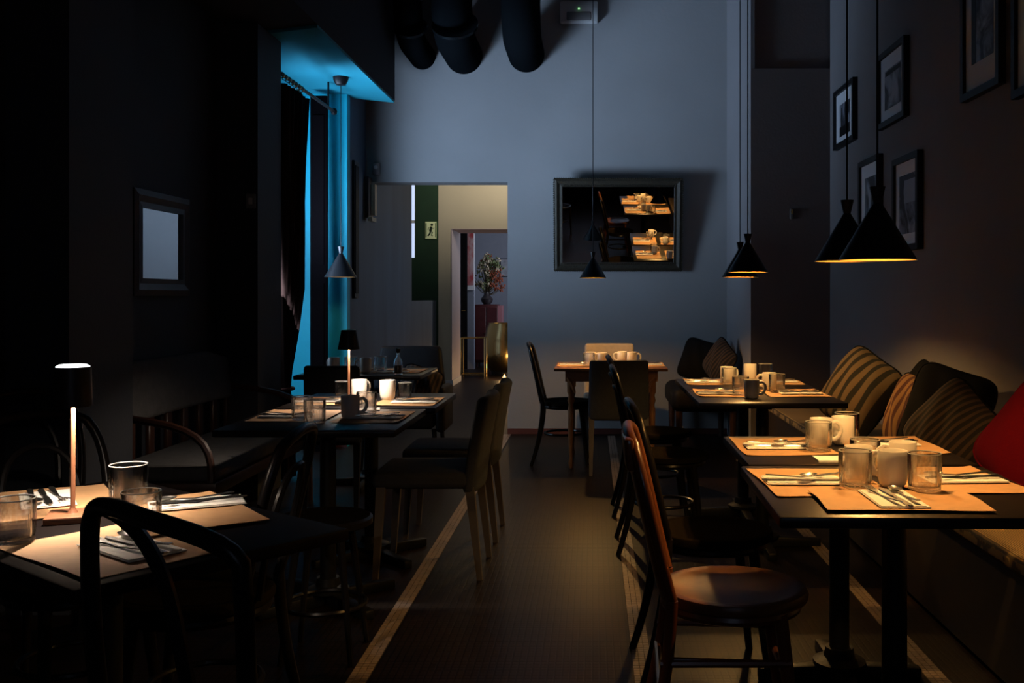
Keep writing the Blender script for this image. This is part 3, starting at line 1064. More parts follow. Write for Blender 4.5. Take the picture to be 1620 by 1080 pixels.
# --- middle left tables
T = 'front middle-left table'
placemat(-1.225, 4.14, 0.31, 0.40, 0.03, 0.75, 'left seat', T)
placemat(-0.895, 4.095, 0.27, 0.39, 0.0, 0.75, 'right seat', T)
setting(-1.26, 4.11, -R90, MZ, 'left seat', T)
setting(-0.88, 4.07, R90, MZ, 'right seat', T)
glass(-1.165, 4.00, MZ, 'ribbed glass tumbler catching light at the left on the front middle-left table')
glass(-1.090, 3.91, 0.75, 'smoky blue-looking tumbler foremost on the front middle-left table')
mug(-0.985, 4.05, MZ, 0.3, 'dark-shaded mug on the front middle-left table')
glass(-0.950, 4.19, MZ, 'ribbed glass tumbler behind the grey mug on the front middle-left table')
cd2 = cd.copy()
COL.objects.link(cd2)
cd2.location = (-0.985, 4.385 - 0.03, 0.7502)
cd2.rotation_euler = (0, 0, 0.2)
cd2['label'] = 'white folded card at the rear edge of the front middle-left table'
T = 'rear middle-left table'
placemat(-1.22, 4.72, 0.30, 0.36, 0.0, 0.75, 'left seat', T)
placemat(-0.86, 4.70, 0.28, 0.38, 0.0, 0.75, 'right seat', T)
setting(-1.30, 4.70, -R90, MZ, 'left seat', T)
setting(-0.83, 4.66, R90, MZ, 'right seat', T)
glass(-1.225, 4.88, MZ, 'ribbed glass tumbler left of the brightly lit mug, rear middle-left table', 0.85)
mug(-1.130, 4.83, MZ, 1.0, 'brightly lit white mug beside the tapered table lamp')
mug(-0.985, 4.79, MZ, PI / 2, 'cream mug right of the lamp on the rear middle-left table')
glass(-0.915, 4.86, MZ, 'dark-looking tumbler beside the cream mug, rear middle-left table', 0.8)
# --- window table
T = 'far-left window table'
placemat(-1.64, 6.62, 0.30, 0.38, 0.0, 0.75, 'left seat', T)
placemat(-1.27, 6.62, 0.30, 0.38, 0.0, 0.75, 'right seat', T)
setting(-1.30, 6.5, R90, MZ, 'right seat', T)
mug(-1.70, 6.55, MZ, 2.5, 'white mug leftmost on the far-left window table')
glass(-1.60, 6.60, MZ, 'ribbed glass tumbler between two mugs on the far-left window table')
mug(-1.48, 6.50, MZ, PI, 'white mug right of the lamp stem on the far-left window table')
glass(-1.41, 6.62, MZ, 'ribbed glass tumbler right of the mugs on the far-left window table')
bt = thing('cruet_bottle', 'small glass cruet bottle with dark cap on the far-left window table', 'bottle', (-1.235, 6.33, 0.75))
MB().lathe([(0, 0), (0.026, 0), (0.028, 0.01), (0.028, 0.085), (0.012, 0.115), (0.010, 0.14), (0.012, 0.145), (0.009, 0.146), (0.008, 0.115), (0.024, 0.084), (0.024, 0.008), (0, 0.006)], 24).build('bottle_glass', M_GLASS, bt)
MB().lathe([(0, 0.138), (0.0085, 0.138), (0.015, 0.148), (0.015, 0.165), (0, 0.17)], 16).build('stopper', M_SLATW, bt)
MB().lathe([(0, 0.009), (0.0225, 0.009), (0.0225, 0.06), (0, 0.06)], 20).build('oil', mat('dark_oil', (0.10, 0.05, 0.015), 0.1), bt)
# --- nearest left table
T = 'nearest left table'
ra = math.atan2(A.y, A.x)
q = Vector((-0.885, 1.738, 0)) + A * 0.138 + Bv * 0.19
placemat(q.x, q.y, 0.275, 0.38, ra, 0.75, 'front seat', T, 0.005)
e1 = Vector((0.52, -0.855, 0))
e2 = Vector((-0.855, -0.52, 0))
q = Vector((-1.291, 2.634, 0)) + e1 * 0.19 + e2 * 0.14
placemat(q.x, q.y, 0.28, 0.385, math.atan2(e1.y, e1.x) + R90, 0.75, 'rear seat', T, 0.005)
g1 = Vector((-0.63, 0.777, 0))
g2 = Vector((-0.777, -0.63, 0))
q = Vector((-0.7166, 2.20, 0)) + g1 * 0.20 + g2 * 0.13
placemat(q.x, q.y, 0.27, 0.40, math.atan2(g1.y, g1.x) - R90, 0.7545, 'right seat', T, 0.004)
setting(-0.905, 1.955, math.atan2(Bv.y, Bv.x) - R90, MZ, 'front seat', T)
setting(-1.325, 2.42, math.atan2(e1.y, e1.x) - R90, MZ, 'rear seat', T)
setting(-0.935, 2.355, math.radians(26) + R90, MZ + 0.0045, 'right seat', T)
glass(-1.167, 2.009, MZ, 'ribbed glass tumbler at the left picture edge on the nearest left table', 0.95)
glass(-1.104, 2.37, MZ + .001, 'ribbed glass tumbler rearmost on the nearest left table', 1.02)
glass(-0.945, 2.085, MZ, 'ribbed glass tumbler behind the front napkin on the nearest left table', 0.95)


# ------------------------------------------------------------------ cordless table lamps
def light_point(parent, loc, power, color, size=0.01):
    d = bpy.data.lights.new('lamp_light', 'SPOT')
    d.energy = power
    d.color = color
    d.shadow_soft_size = size
    d.spot_size = math.radians(176)
    d.spot_blend = 0.1
    o = bpy.data.objects.new('lamp_light', d)
    COL.objects.link(o)
    o.parent = parent
    o.location = loc
    return o


def table_lamp(x, y, z, label, r_top, r_bot, rz, led, power, base='square'):
    t = thing('table_lamp', label, 'lamp', (x, y, z), rz)
    MB().rbox(-0.052, 0.052, -0.052, 0.052, 0, 0.016, 0.003, 2).build('base', M_COPPER if led else M_BLACKM, t)
    MB().lathe([(0.0, 0.0161), (0.012, 0.0161), (0.007, 0.024), (0.0055, 0.03), (0.0055, 0.29), (0, 0.29)], 14).build('stem', M_COPPER, t)
    zt, zb = 0.342, 0.254
    MB().lathe([(r_bot, zb), (r_top, zt), (r_top - 0.002, zt), (r_bot - 0.002, zb)], 36, closed=True).build('lamp_shade', M_BLACKM, t)
    MB().lathe([(0.0, 0.322), (r_top - 0.004, 0.322), (r_top - 0.003, 0.326), (0, 0.328)], 30).build('shade_disc', M_BLACKM, t)
    if led:
        MB().lathe([(0.0, zt - 0.006), (r_top - 0.0025, zt - 0.006), (r_top - 0.0025, zt + 0.001), (r_top - 0.009, zt + 0.005), (0, zt + 0.0065)], 36).build('glowing_diffuser', M_LED, t)
    else:
        MB().lathe([(r_top - 0.0025, zt - 0.003), (r_top - 0.0025, zt + 0.001), (0, zt + 0.001)], 36).build('shade_top', mat('pale_lamp_rim', (0.4, 0.36, 0.36), 0.4), t)
    MB().lathe([(0.0, 0.300), (0.018, 0.300), (0.018, 0.322), (0, 0.322)], 20).build('led_holder', M_WHITEP, t)
    light_point(t, (0, 0, 0.296), power, (1.0, 0.80, 0.62))
    # the light sits just beside the stem, under the shade
    for c_ in kids(t):
        if c_.type == 'LIGHT':
            c_.location = (0.018, -0.018, 0.270)
    return t


table_lamp(-1.161, 2.225, 0.75, 'copper-stemmed table lamp with glowing top disc on the nearest left table', 0.037, 0.041, 0.35, True, 19)
table_lamp(-1.125, 4.60, 0.75, 'small table lamp with tapered black shade on the rear middle-left table', 0.034, 0.05, 0, False, 15)


# ------------------------------------------------------------------ chairs
def bez(p0, p1, p2, p3, n=10):
    p0, p1, p2, p3 = map(Vector, (p0, p1, p2, p3))
    return [((1 - t) ** 3) * p0 + 3 * t * (1 - t) ** 2 * p1 + 3 * t * t * (1 - t) * p2 + t ** 3 * p3 for t in [i / n for i in range(n + 1)]]


def bentwood(seat_m, wood_m, splat=False, cat='chair'):
    t = thing('bentwood_chair', 'x', cat)
    MB().lathe([(0, 0.452), (0.12, 0.454), (0.165, 0.463), (0.182, 0.470), (0.196, 0.467), (0.202, 0.455), (0.200, 0.442), (0.17, 0.438), (0, 0.440)], 40,
               fn=lambda r, z, a, i: r * (1 + 0.03 * math.sin(a))).build('seat', seat_m, t)
    MB().tube([(0.178 * math.cos(a), 0.178 * math.sin(a), 0.425) for a in [2 * PI * i / 32 for i in range(32)]], 0.014, 8, closed=True).build('seat_ring', wood_m, t)
    for s_ in (-1, 1):
        MB().tube([(s_ * 0.135, 0.115, 0.43), (s_ * 0.145, 0.135, 0.25), (s_ * 0.165, 0.165, 0.0)], [0.018, 0.017, 0.012], 10).build('leg', wood_m, t)
        MB().tube(bez((s_ * 0.158, -0.165, 0.47), (s_ * 0.160, -0.17, 0.30), (s_ * 0.165, -0.20, 0.15), (s_ * 0.18, -0.25, 0.0)), [0.016] * 6 + [0.015, 0.0145, 0.014, 0.0135, 0.013], 10).build('leg', wood_m, t)
    hoop = bez((-0.158, -0.165, 0.47), (-0.19, -0.20, 0.60), (-0.215, -0.235, 0.78), (-0.15, -0.262, 0.865), 10)[:-1] + \
        bez((-0.15, -0.262, 0.865), (-0.09, -0.285, 0.905), (0.09, -0.285, 0.905), (0.15, -0.262, 0.865), 10)[:-1] + \
        bez((0.15, -0.262, 0.865), (0.215, -0.235, 0.78), (0.19, -0.20, 0.60), (0.158, -0.165, 0.47), 10)
    MB().tube(hoop, 0.0145, 10).build('back_frame', wood_m, t)
    if splat:
        def fn(p):
            w = 0.6 + 0.55 * (p.z - 0.47) / 0.40
            yy = -0.185 - 0.095 * ((p.z - 0.47) / 0.42) - 0.012 * (1 - (p.x / 0.08) ** 2)
            return Vector((p.x * w, yy + p.y, p.z))
        MB().rbox(-0.085, 0.085, -0.006, 0.006, 0.462, 0.885, 0.003, 1, fn=fn, cuts=4).build('back_splat', wood_m, t)
        MB().rbox(-0.17, 0.17, -0.012, 0.012, 0.80, 0.885, 0.008, 2, fn=lambda p: Vector((p.x, p.y - 0.28 + 0.35 * p.x * p.x - (p.z - 0.84) * 0.1, p.z)), cuts=4).build('top_rail', wood_m, t)
    else:
        inner = bez((-0.085, -0.185, 0.465), (-0.12, -0.215, 0.62), (-0.135, -0.25, 0.80), (0, -0.268, 0.80), 10)[:-1] + bez((0, -0.268, 0.80), (0.135, -0.25, 0.80), (0.12, -0.215, 0.62), (0.085, -0.185, 0.465), 10)
        MB().tube(inner, 0.010, 8).build('inner_hoop', wood_m, t)
    if splat:
        for s_ in (-1, 1):
            for z in (0.20, 0.31):
                MB().tube([(s_ * 0.150, 0.140, z), (s_ * 0.164, -0.195, z)], 0.010, 8).build('stretcher', wood_m, t)
        MB().tube([(-0.145, 0.137, 0.25), (0.145, 0.137, 0.25)], 0.010, 8).build('stretcher', wood_m, t)
        MB().tube([(-0.163, -0.195, 0.25), (0.163, -0.195, 0.25)], 0.010, 8).build('stretcher', wood_m, t)
    else:
        MB().tube([(0.145 * math.cos(a), 0.145 * math.sin(a) - 0.015, 0.22) for a in [2 * PI * i / 28 for i in range(28)]], 0.009, 8, closed=True).build('stretcher_ring', wood_m, t)
    return t


BENT = Proto(bentwood(M_SEATB, M_LACQ))
BROWN = bentwood(M_SEATW, M_REDW, True)
RF = -R90   # facing +X
CH = 'bentwood chairs along the right tables'
BROWN.location = (0.375, 2.70, 0)
BROWN.rotation_euler = (0, 0, RF - 0.04)
tag(BROWN, 'bentwood chair with glossy brown seat, front left of the nearest right table')
BENT.place((0.400, 3.36, 0), RF + 0.05, 'black bentwood chair right behind the brown-seated chair', CH)
BENT.place((0.375, 4.98, 0), RF, 'black bentwood chair at the left side of the third right table', CH)
BENT.place((0.370, 5.80, 0), RF, 'black bentwood chair at the left side of the fourth right table', CH)
BENT.place((-0.20, 7.50, 0), RF, 'black bentwood chair standing left of the brown table by the back wall')
BENT.place((-1.46, 2.82, 0), math.radians(-128), 'black bentwood chair behind the glowing lamp, at the left picture edge')
BENT.place((-1.90, 3.52, 0), PI + 0.9, 'black bentwood chair behind the lamp, farther one beside the settee')
BENT.place((-1.05, 2.66, 0), R90 + 0.02, 'black bentwood chair at the far right side of the nearest left table')
# foreground chair whose hoop stands before the front placemat
fc = thing('bentwood_chair', 'black bentwood chair in the left foreground, its hooped back crossing the placemat', 'chair', (0, 0, 0))


def fore_chair(t):
    L = Vector((-0.800, 1.585, 0))
    R_ = Vector((-0.495, 1.41, 0))
    d = (R_ - L)
    w = d.length
    d.normalize()
    nrm = Vector((-d.y, d.x, 0))          # towards the table
    def P(s_, n_, z):
        v = L + d * (s_ * w) + nrm * n_
        return Vector((v.x, v.y, z))
    sc = P(0.52, 0.20, 0)
    t.location = (sc.x, sc.y, 0)
    off = Matrix.Translation(-sc)
    MB().lathe([(0, 0.452), (0.15, 0.456), (0.182, 0.470), (0.196, 0.467), (0.202, 0.455), (0.200, 0.442), (0, 0.440)], 36).build('seat', M_LACQ, t)
    hoop = bez(P(0.06, 0.03, 0.45), P(0.0, 0.01, 0.62), P(0.0, 0, 0.74), P(0.0, 0, 0.865), 10)[:-1] + bez(P(0.0, 0, 0.865), P(0.005, 0, 0.925), P(0.10, -0.01, 0.925), P(0.30, -0.02, 0.925), 8)[:-1] + \
        bez(P(0.30, -0.02, 0.925), P(0.6, -0.035, 0.915), P(0.95, -0.02, 0.915), P(0.99, 0, 0.87), 8)[:-1] + bez(P(0.99, 0, 0.87), P(1.02, 0.0, 0.80), P(0.97, 0.02, 0.62), P(0.94, 0.03, 0.45), 10)
    MB().tube(hoop, 0.0145, 10, T=off).build('back_frame', M_LACQ, t)
    inn = bez(P(0.08, 0.0, 0.915), P(0.35, -0.01, 0.915), P(0.52, 0, 0.86), P(0.60, 0, 0.75), 12)[:-1] + bez(P(0.60, 0, 0.75), P(0.66, 0.01, 0.65), P(0.68, 0.02, 0.55), P(0.68, 0.03, 0.455), 8)
    MB().tube(inn, 0.0115, 8, T=off).build('inner_hoop', M_LACQ, t)
    for (s_, n_) in ((0.06, 0.03), (0.94, 0.03)):
        MB().tube([P(s_, n_, 0.45), P(s_, n_ - 0.02, 0.2), P(s_ * 1.06 - 0.04, n_ - 0.07, 0)], [0.016, 0.015, 0.013], 8, T=off).build('leg', M_LACQ, t)
    for (s_, n_) in ((0.12, 0.34), (0.88, 0.34)):
        MB().tube([P(s_, n_, 0.44), P(s_, n_ + 0.03, 0.0)], [0.017, 0.012], 8, T=off).build('leg', M_LACQ, t)
    MB().tube([(0.145 * math.cos(a), 0.145 * math.sin(a), 0.22) for a in [2 * PI * i / 24 for i in range(24)]], 0.009, 6, closed=True).build('stretcher_ring', M_LACQ, t)


fore_chair(fc)

# round stool under the middle left table
st = thing('stool', 'low black round stool under the front edge of the middle-left table', 'stool', (-0.935, 3.48, 0))
MB().lathe([(0, 0.47), (0.13, 0.472), (0.155, 0.482), (0.165, 0.475), (0.165, 0.455), (0.155, 0.45), (0, 0.45)], 36).build('seat', M_LACQ, st)
for k in range(4):
    a = PI / 4 + k * PI / 2
    MB().tube([(0.10 * math.cos(a), 0.10 * math.sin(a), 0.452), (0.17 * math.cos(a), 0.17 * math.sin(a), 0.0)], [0.014, 0.010], 8).build('leg', M_LACQ, st)
MB().tube([(0.142 * math.cos(a), 0.142 * math.sin(a), 0.18) for a in [2 * PI * i / 24 for i in range(24)]], 0.008, 6, closed=True).build('stretcher_ring', M_LACQ, st)


def padded(fab, leg, w=0.43, top=0.805, lean=0.065):
    t = thing('upholstered_chair', 'x', 'chair')
    hw = w / 2
    MB().rbox(-hw, hw, -0.19, 0.24, 0.40, 0.475, 0.025, 3, fn=lambda p: Vector((p.x, p.y, p.z + (0.008 * (1 - (p.x / hw) ** 2) * (1 - ((p.y - .02) / .24) ** 2) if p.z > 0.45 else 0))), cuts=2).build('seat', fab, t)

    def fn(p):
        k = (p.z - 0.38) / (top - 0.38)
        return Vector((p.x * (1 - 0.05 * k), p.y - 0.215 - lean * max(0.0, k) ** 1.4 + 0.06 * (p.x / hw) ** 2 * 0.5, p.z))
    MB().rbox(-hw, hw, -0.026, 0.03, 0.38, top, 0.022, 3, fn=fn, cuts=5).build('backrest', fab, t)
    for sx in (-1, 1):
        for (y0, y1) in ((-0.19, -0.235), (0.20, 0.225)):
            v = []
            for (z, r, yy) in ((0.0, 0.012, y1), (0.41, 0.02, y0)):
                cx = sx * (hw - 0.025) * (1.0 if z else 1.03)
                v += [(cx - r, yy - r, z), (cx + r, yy - r, z), (cx + r, yy + r, z), (cx - r, yy + r, z)]
            MB().add(v, [(0, 3, 2, 1), (4, 5, 6, 7), (0, 1, 5, 4), (1, 2, 6, 5), (2, 3, 7, 6), (3, 0, 4, 7)]).build('leg', leg, t)
    return t


GREY = Proto(padded(M_GREYF, M_LEGG))
GREY.place((-0.73, 4.58, 0), R90, 'grey upholstered side chair in the middle left, nearer of the two', 'grey upholstered side chairs')
GREY.place((-0.725, 5.25, 0), R90, 'grey upholstered side chair in the middle left, farther of the two', 'grey upholstered side chairs')
GREY.place((0.185, 7.16, 0), 0.0, 'grey upholstered chair seen from behind before the brown back wall table', 'grey upholstered side chairs')
bc = padded(M_BEIGEF, M_LEGG, 0.42, 0.86)
bc.location = (0.14, 7.93, 0)
bc.rotation_euler = (0, 0, PI)
tag(bc, 'beige padded chair between the brown table and the back wall')
kc = padded(M_BLACKF, M_BLACKM, 0.34, 0.845, 0.03)
kc.location = (-1.52, 6.02, 0)
tag(kc, 'black padded chair with its back to the camera before the window table')

# leather armchair with trapezoid back beyond the window table
ac = thing('armchair', 'dark leather armchair with flared back by the blue-grey corridor wall', 'armchair', (-1.38, 7.28, 0), 0.0)


def arm_fn(p):
    k = (p.z - 0.30) / 0.56
    return Vector((p.x * (1.15 - 0.30 * k), p.y + 0.10 * k, p.z))


MB().rbox(-0.27, 0.27, 0.16, 0.24, 0.30, 0.87, 0.03, 3, fn=arm_fn, cuts=3).build('backrest', M_BLACKF, ac)
MB().rbox(-0.25, 0.25, -0.22, 0.18, 0.30, 0.44, 0.03, 3).build('seat', M_BLACKF, ac)
for sx in (-1, 1):
    MB().rbox(sx * 0.30 - 0.035, sx * 0.30 + 0.035, -0.22, 0.2, 0.28, 0.60, 0.025, 3).build('armrest', M_BLACKF, ac)
    for yy in (-0.18, 0.18):
        MB().tube([(sx * 0.25, yy, 0.30), (sx * 0.27, yy, 0)], [0.018, 0.012], 8).build('leg', M_BLACKM, ac)


# ------------------------------------------------------------------ benches and settee
bn = thing('wall_bench', 'long bench with woven straw seat along the right wall', 'bench', (1.56, 4.2, 0))
MB().rbox(-0.27, 0.24, -3.2, 3.3, 0.40, 0.455, 0.015, 3).build('straw_seat', M_STRAW, bn)
MB().box(-0.245, -0.215, -3.18, 3.28, 0.02, 0.40).build('front_board', mat('dark_bench_wood', (0.02, 0.014, 0.012), 0.5, var=0.2), bn)
for y_ in (-3.0, -1.0, 1.0, 3.1):
    MB().box(-0.20, 0.22, y_ - 0.03, y_ + 0.03, 0, 0.40).build('support', MATS['dark_bench_wood'], bn)
b2 = thing('corner_bench', 'dark padded bench with rounded end in the back right corner', 'bench', (0.93, 8.5, 0))
MB().rbox(-0.28, 0.27, -0.42, 0.48, 0.30, 0.50, 0.07, 4).build('bench_cushion', M_BLACKF, b2)
for sx in (-0.22, 0.22):
    for sy in (-0.36, 0.40):
        MB().tube([(sx, sy, 0.31), (sx, sy, 0)], [0.03, 0.022], 8).build('leg', M_SLATW, b2)

se = thing('settee', 'old wooden settee with padded back and grey seat cushion by the left wall', 'settee', (-1.98, 5.30, 0))


def pad_fn(p):
    return Vector((p.x - 0.05 * (p.z - 0.62), p.y, p.z))


MB().rbox(-0.27, -0.21, -0.72, 0.78, 0.64, 0.93, 0.028, 4, fn=lambda p: Vector((p.x - 0.08 * (p.z - 0.62), p.y, p.z - 0.05 * max(0, (p.y - 0.45) / 0.33) ** 2 * (p.z - 0.6) / 0.3)), cuts=4).build('back_pad', M_SETTF, se)
MB().rbox(-0.22, 0.27, -0.76, 0.80, 0.40, 0.475, 0.03, 4).build('seat_cushion', M_SETTF, se)
MB().rbox(-0.25, 0.27, -0.78, 0.82, 0.34, 0.40, 0.008, 2).build('seat_rail', M_SLATW, se)
for k in range(8):
    y_ = -0.70 + k * 0.21
    MB().rbox(-0.262, -0.238, y_ - 0.03, y_ + 0.03, 0.40, 0.66, 0.006, 1).build('back_slat', M_SLATW, se)
for sy in (-0.76, 0.80):
    MB().tube(bez((0.24, sy, 0.36), (0.26, sy, 0.6), (0.2, sy, 0.66), (-0.24, sy, 0.70)), 0.018, 8).build('armrest', M_SLATW, se)
    for sx in (-0.23, 0.24):
        MB().tube([(sx, sy, 0.37), (sx * 1.05, sy, 0)], [0.024, 0.016], 8).build('leg', M_SLATW, se)


# ------------------------------------------------------------------ cushions
def cushion(loc, size, thick, rot, m, label, back=None, seed=0, base=0.457, xmax=1.822):
    rnd = random.Random(seed)
    n = 22
    vs = []
    fs = []
    for side in (1, -1):
        for j in range(n + 1):
            for i in range(n + 1):
                u, v = i / n * 2 - 1, j / n * 2 - 1
                t_ = ((1 - abs(u) ** 2.6) * (1 - abs(v) ** 2.6)) ** 0.62
                pinch = 1 - 0.05 * (1 - abs(v) ** 2) * abs(u) ** 3 - 0.13 * v ** 6
                pinch2 = 1 - 0.05 * (1 - abs(u) ** 2) * abs(v) ** 3 - 0.13 * u ** 6
                wr = 0.006 * math.sin(u * 9 + v * 5 + seed) * t_
                vs.append((u * size / 2 * pinch, side * (t_ * thick / 2 + wr), v * size / 2 * pinch2))
    N = (n + 1) ** 2
    for s_ in (0, 1):
        for j in range(n):
            for i in range(n):
                a = s_ * N + j * (n + 1) + i
                q_ = (a, a + 1, a + n + 2, a + n + 1)
                fs.append(q_ if s_ == 0 else q_[::-1])
    E = rot.to_matrix()
    lo = min((E @ Vector(p)).z for p in vs)
    hx = max((E @ Vector(p)).x for p in vs)
    loc = (min(loc[0], xmax - hx), loc[1], base - lo + 0.004)
    t = thing('cushion', label, 'cushion', loc)
    t.rotation_euler = rot
    front = MB().add(vs[N:], [tuple(q - N for q in f) for f in fs if min(f) >= N], True).build('cushion_front', m, t)
    MB().add(vs[:N], [f for f in fs if max(f) < N], True).build('cushion_back', back or M_BLKFAB, t)
    edge = [(i / n * 2 - 1, -1) for i in range(n)] + [(1, j / n * 2 - 1) for j in range(n)] + [(1 - i / n * 2, 1) for i in range(n)] + [(-1, 1 - j / n * 2) for j in range(n)]
    pts = []
    for u, v in edge:
        pts.append((u * size / 2 * (1 - 0.05 * (1 - abs(v) ** 2) * abs(u) ** 3 - 0.13 * v ** 6), 0, v * size / 2 * (1 - 0.05 * (1 - abs(u) ** 2) * abs(v) ** 3 - 0.13 * u ** 6)))
    MB().tube(pts, 0.006, 6, closed=True).build('piping', back or M_BLKFAB, t)
    return t


# local -Y is the patterned face; rotated so that it faces the tables (-X) or the aisle
def lean(z0, size, rz, tilt, roll):
    M_ = Matrix.Rotation(rz, 4, 'Z') @ Matrix.Rotation(-tilt, 4, 'X') @ Matrix.Rotation(roll, 4, 'Y')
    return M_.to_euler()


cushion((1.50, 5.60, 0), 0.46, 0.22, lean(0, 0, -0.95, 0.38, 0.45), M_STR1, 'plump tan and black striped cushion on the bench, farthest of the wall group', seed=1)
cushion((1.68, 5.15, 0), 0.38, 0.10, lean(0, 0, -1.25, 0.22, 0.75), M_BLKFAB, 'black cushion wedged behind the tan striped cushion', seed=2)
cushion((1.56, 4.86, 0), 0.40, 0.17, lean(0, 0, -1.35, 0.25, 0.15), M_STR2, 'rust and tan wavy striped cushion in the middle of the bench', seed=3)
cushion((1.60, 4.52, 0), 0.46, 0.14, lean(0, 0, -1.0, 0.25, 0.20), M_BLKFAB, 'large black cushion leaning before the rust striped cushion', seed=4)
cushion((1.50, 4.15, 0), 0.38, 0.18, lean(0, 0, -0.9, 0.30, 0.70), M_STR3, 'brown thinly striped cushion standing on its corner beside the red one', seed=5)
cushion((1.60, 3.58, 0), 0.42, 0.17, lean(0, 0, -1.0, 0.25, 0.60), M_RED, 'deep red cushion at the right picture edge', M_RED, seed=6)
cushion((0.92, 8.52, 0), 0.36, 0.13, lean(0, 0, -0.5, 0.25, 0.25), M_BLKFAB, 'black cushion on the corner bench, left of the pair', seed=7, base=0.503, xmax=1.21)
cushion((1.05, 8.22, 0), 0.34, 0.13, lean(0, 0, -1.0, 0.25, 0.6), M_STR3, 'brown striped cushion on the corner bench, right of the pair', seed=8, base=0.503, xmax=1.21)
cushion((-1.22, 7.02, 0), 0.30, 0.12, lean(0, 0, 0.1, 0.3, 0.3), M_STR3, 'brown striped cushion on the dark leather armchair', seed=9, base=0.443)


# ------------------------------------------------------------------ mirrors
def frame_mesh(w, h, fw, d, beads=0):
    m = MB()
    ow, oh = w / 2, h / 2
    prof = [(0, 0), (0, d * 0.7), (fw * 0.35, d), (fw * 0.7, d * 0.65), (fw, d * 0.75), (fw, 0)]
    corners = [(-1, -1), (1, -1), (1, 1), (-1, 1)]
    vs = []
    for (cx, cz) in corners:
        for (o, y) in prof:
            vs.append((cx * (ow - o), -y, cz * (oh - o)))
    fs = []
    n = len(prof)
    for c in range(4):
        e = (c + 1) % 4
        for k in range(n - 1):
            fs.append((c * n + k, e * n + k, e * n + k + 1, c * n + k + 1))
    m.add(vs, fs)
    return m


mr = thing('wall_mirror', 'large rectangular mirror in carved dark gilt frame, tilted on the back wall', 'mirror', (0.232, 8.935, 1.89))
mr.rotation_euler = (math.radians(8.8), 0, 0)
frame_mesh(1.15, 0.83, 0.075, 0.045).build('mirror_frame', M_CARVE, mr)
MB().box(-0.50, 0.50, -0.012, 0.0, -0.345, 0.345).build('mirror_glass', M_MIRROR, mr)
cv = MB()
for k in range(58):
    x = -0.565 + k * 0.0198
    for zz in (-0.414, 0.414):
        cv.lathe([(0, -0.009), (0.009, 0), (0, 0.009)], 6, T=Matrix.Translation((x, -0.034, zz)))
    if abs(x) < 0.5:
        for zz in (-0.350, 0.350):
            cv.lathe([(0, -0.006), (0.006, 0), (0, 0.006)], 6, T=Matrix.Translation((x, -0.036, zz)))
for k in range(41):
    z_ = -0.40 + k * 0.02
    for xx in (-0.574, 0.574):
        cv.lathe([(0, -0.009), (0.009, 0), (0, 0.009)], 6, T=Matrix.Translation((xx, -0.034, z_)))
cvo = cv.build('carved_beading', M_CARVE, mr)
cvo['kind'] = 'stuff'

ml = thing('wall_mirror', 'small dark wood framed mirror on the black left wall above the settee', 'mirror', (-2.293, 5.27, 1.52), R90 - 0.012)
frame_mesh(0.66, 0.54, 0.09, 0.035).build('mirror_frame', M_WOODF, ml)
MB().box(-0.245, 0.245, -0.012, 0.0, -0.185, 0.185).build('mirror_glass', M_MIRROR, ml)


# ------------------------------------------------------------------ pictures on the right wall
def picture(y0, y1, z0, z1, label, fw, seed, inner, shapes=()):
    w, h = abs(y1 - y0), z1 - z0
    t = thing('framed_picture', label, 'picture', (1.829, (y0 + y1) / 2, (z0 + z1) / 2), -R90, 'black framed pictures on the right wall')
    ow, oh = w / 2, h / 2
    MB().box(-ow, -ow + fw, -0.035, 0, -oh, oh).box(ow - fw, ow, -0.035, 0, -oh, oh).box(-ow + fw, ow - fw, -0.035, 0, -oh, -oh + fw).box(-ow + fw, ow - fw, -0.035, 0, oh - fw, oh).build('picture_frame', M_BLKF, t)
    MB().box(-ow + fw, ow - fw, -0.018, -0.004, -oh + fw, oh - fw).build('passepartout', M_PASS, t)
    a, b, c, d = inner
    p = MB().box(-ow + w * a, -ow + w * b, -0.0195, -0.0175, -oh + h * c, -oh + h * d).build('photograph_print', print_mat('print_%d' % seed, seed), t)
    for (x0, x1, z0_, z1_, dark) in shapes:
        MB().box(-ow + w * x0, -ow + w * x1, -0.0203, -0.019, -oh + h * z0_, -oh + h * z1_).build('print_detail', M_BLKF if dark else mat('print_light', (0.3, 0.33, 0.4), 0.6), p)
    return t


# local +X runs toward the camera here
picture(7.42, 6.86, 2.33, 2.76, 'smallest framed photo of a tower, farthest on the right wall, upper row', 0.035, 1, (0.25, 0.75, 0.18, 0.72), ((0.25, 0.75, 0.18, 0.34, True), (0.33, 0.38, 0.34, 0.66, True), (0.52, 0.6, 0.34, 0.72, True)))
picture(6.28, 5.74, 2.29, 2.755, 'framed photo with blurred square print, second in the upper row', 0.035, 2, (0.22, 0.82, 0.22, 0.74), ((0.25, 0.8, 0.66, 0.72, True),))
picture(4.86, 4.40, 2.19, 2.85, 'large framed photo with dark figure print cut by the top picture edge', 0.035, 3, (0.24, 0.80, 0.24, 0.90), ((0.24, 0.36, 0.24, 0.85, True),))
picture(4.27, 3.80, 2.09, 2.80, 'framed photo cut off at the right picture edge, nearest on the wall', 0.035, 5, (0.24, 0.80, 0.24, 0.85))
picture(6.73, 6.26, 1.60, 2.147, 'framed photo in the lower row partly hidden by a pendant lamp', 0.035, 6, (0.26, 0.80, 0.22, 0.78))
picture(5.97, 5.50, 1.51, 2.06, 'framed photo with pale arch shape in the lower row, right of the pendants', 0.035, 7, (0.22, 0.85, 0.18, 0.80), ((0.42, 0.85, 0.5, 0.74, False),))


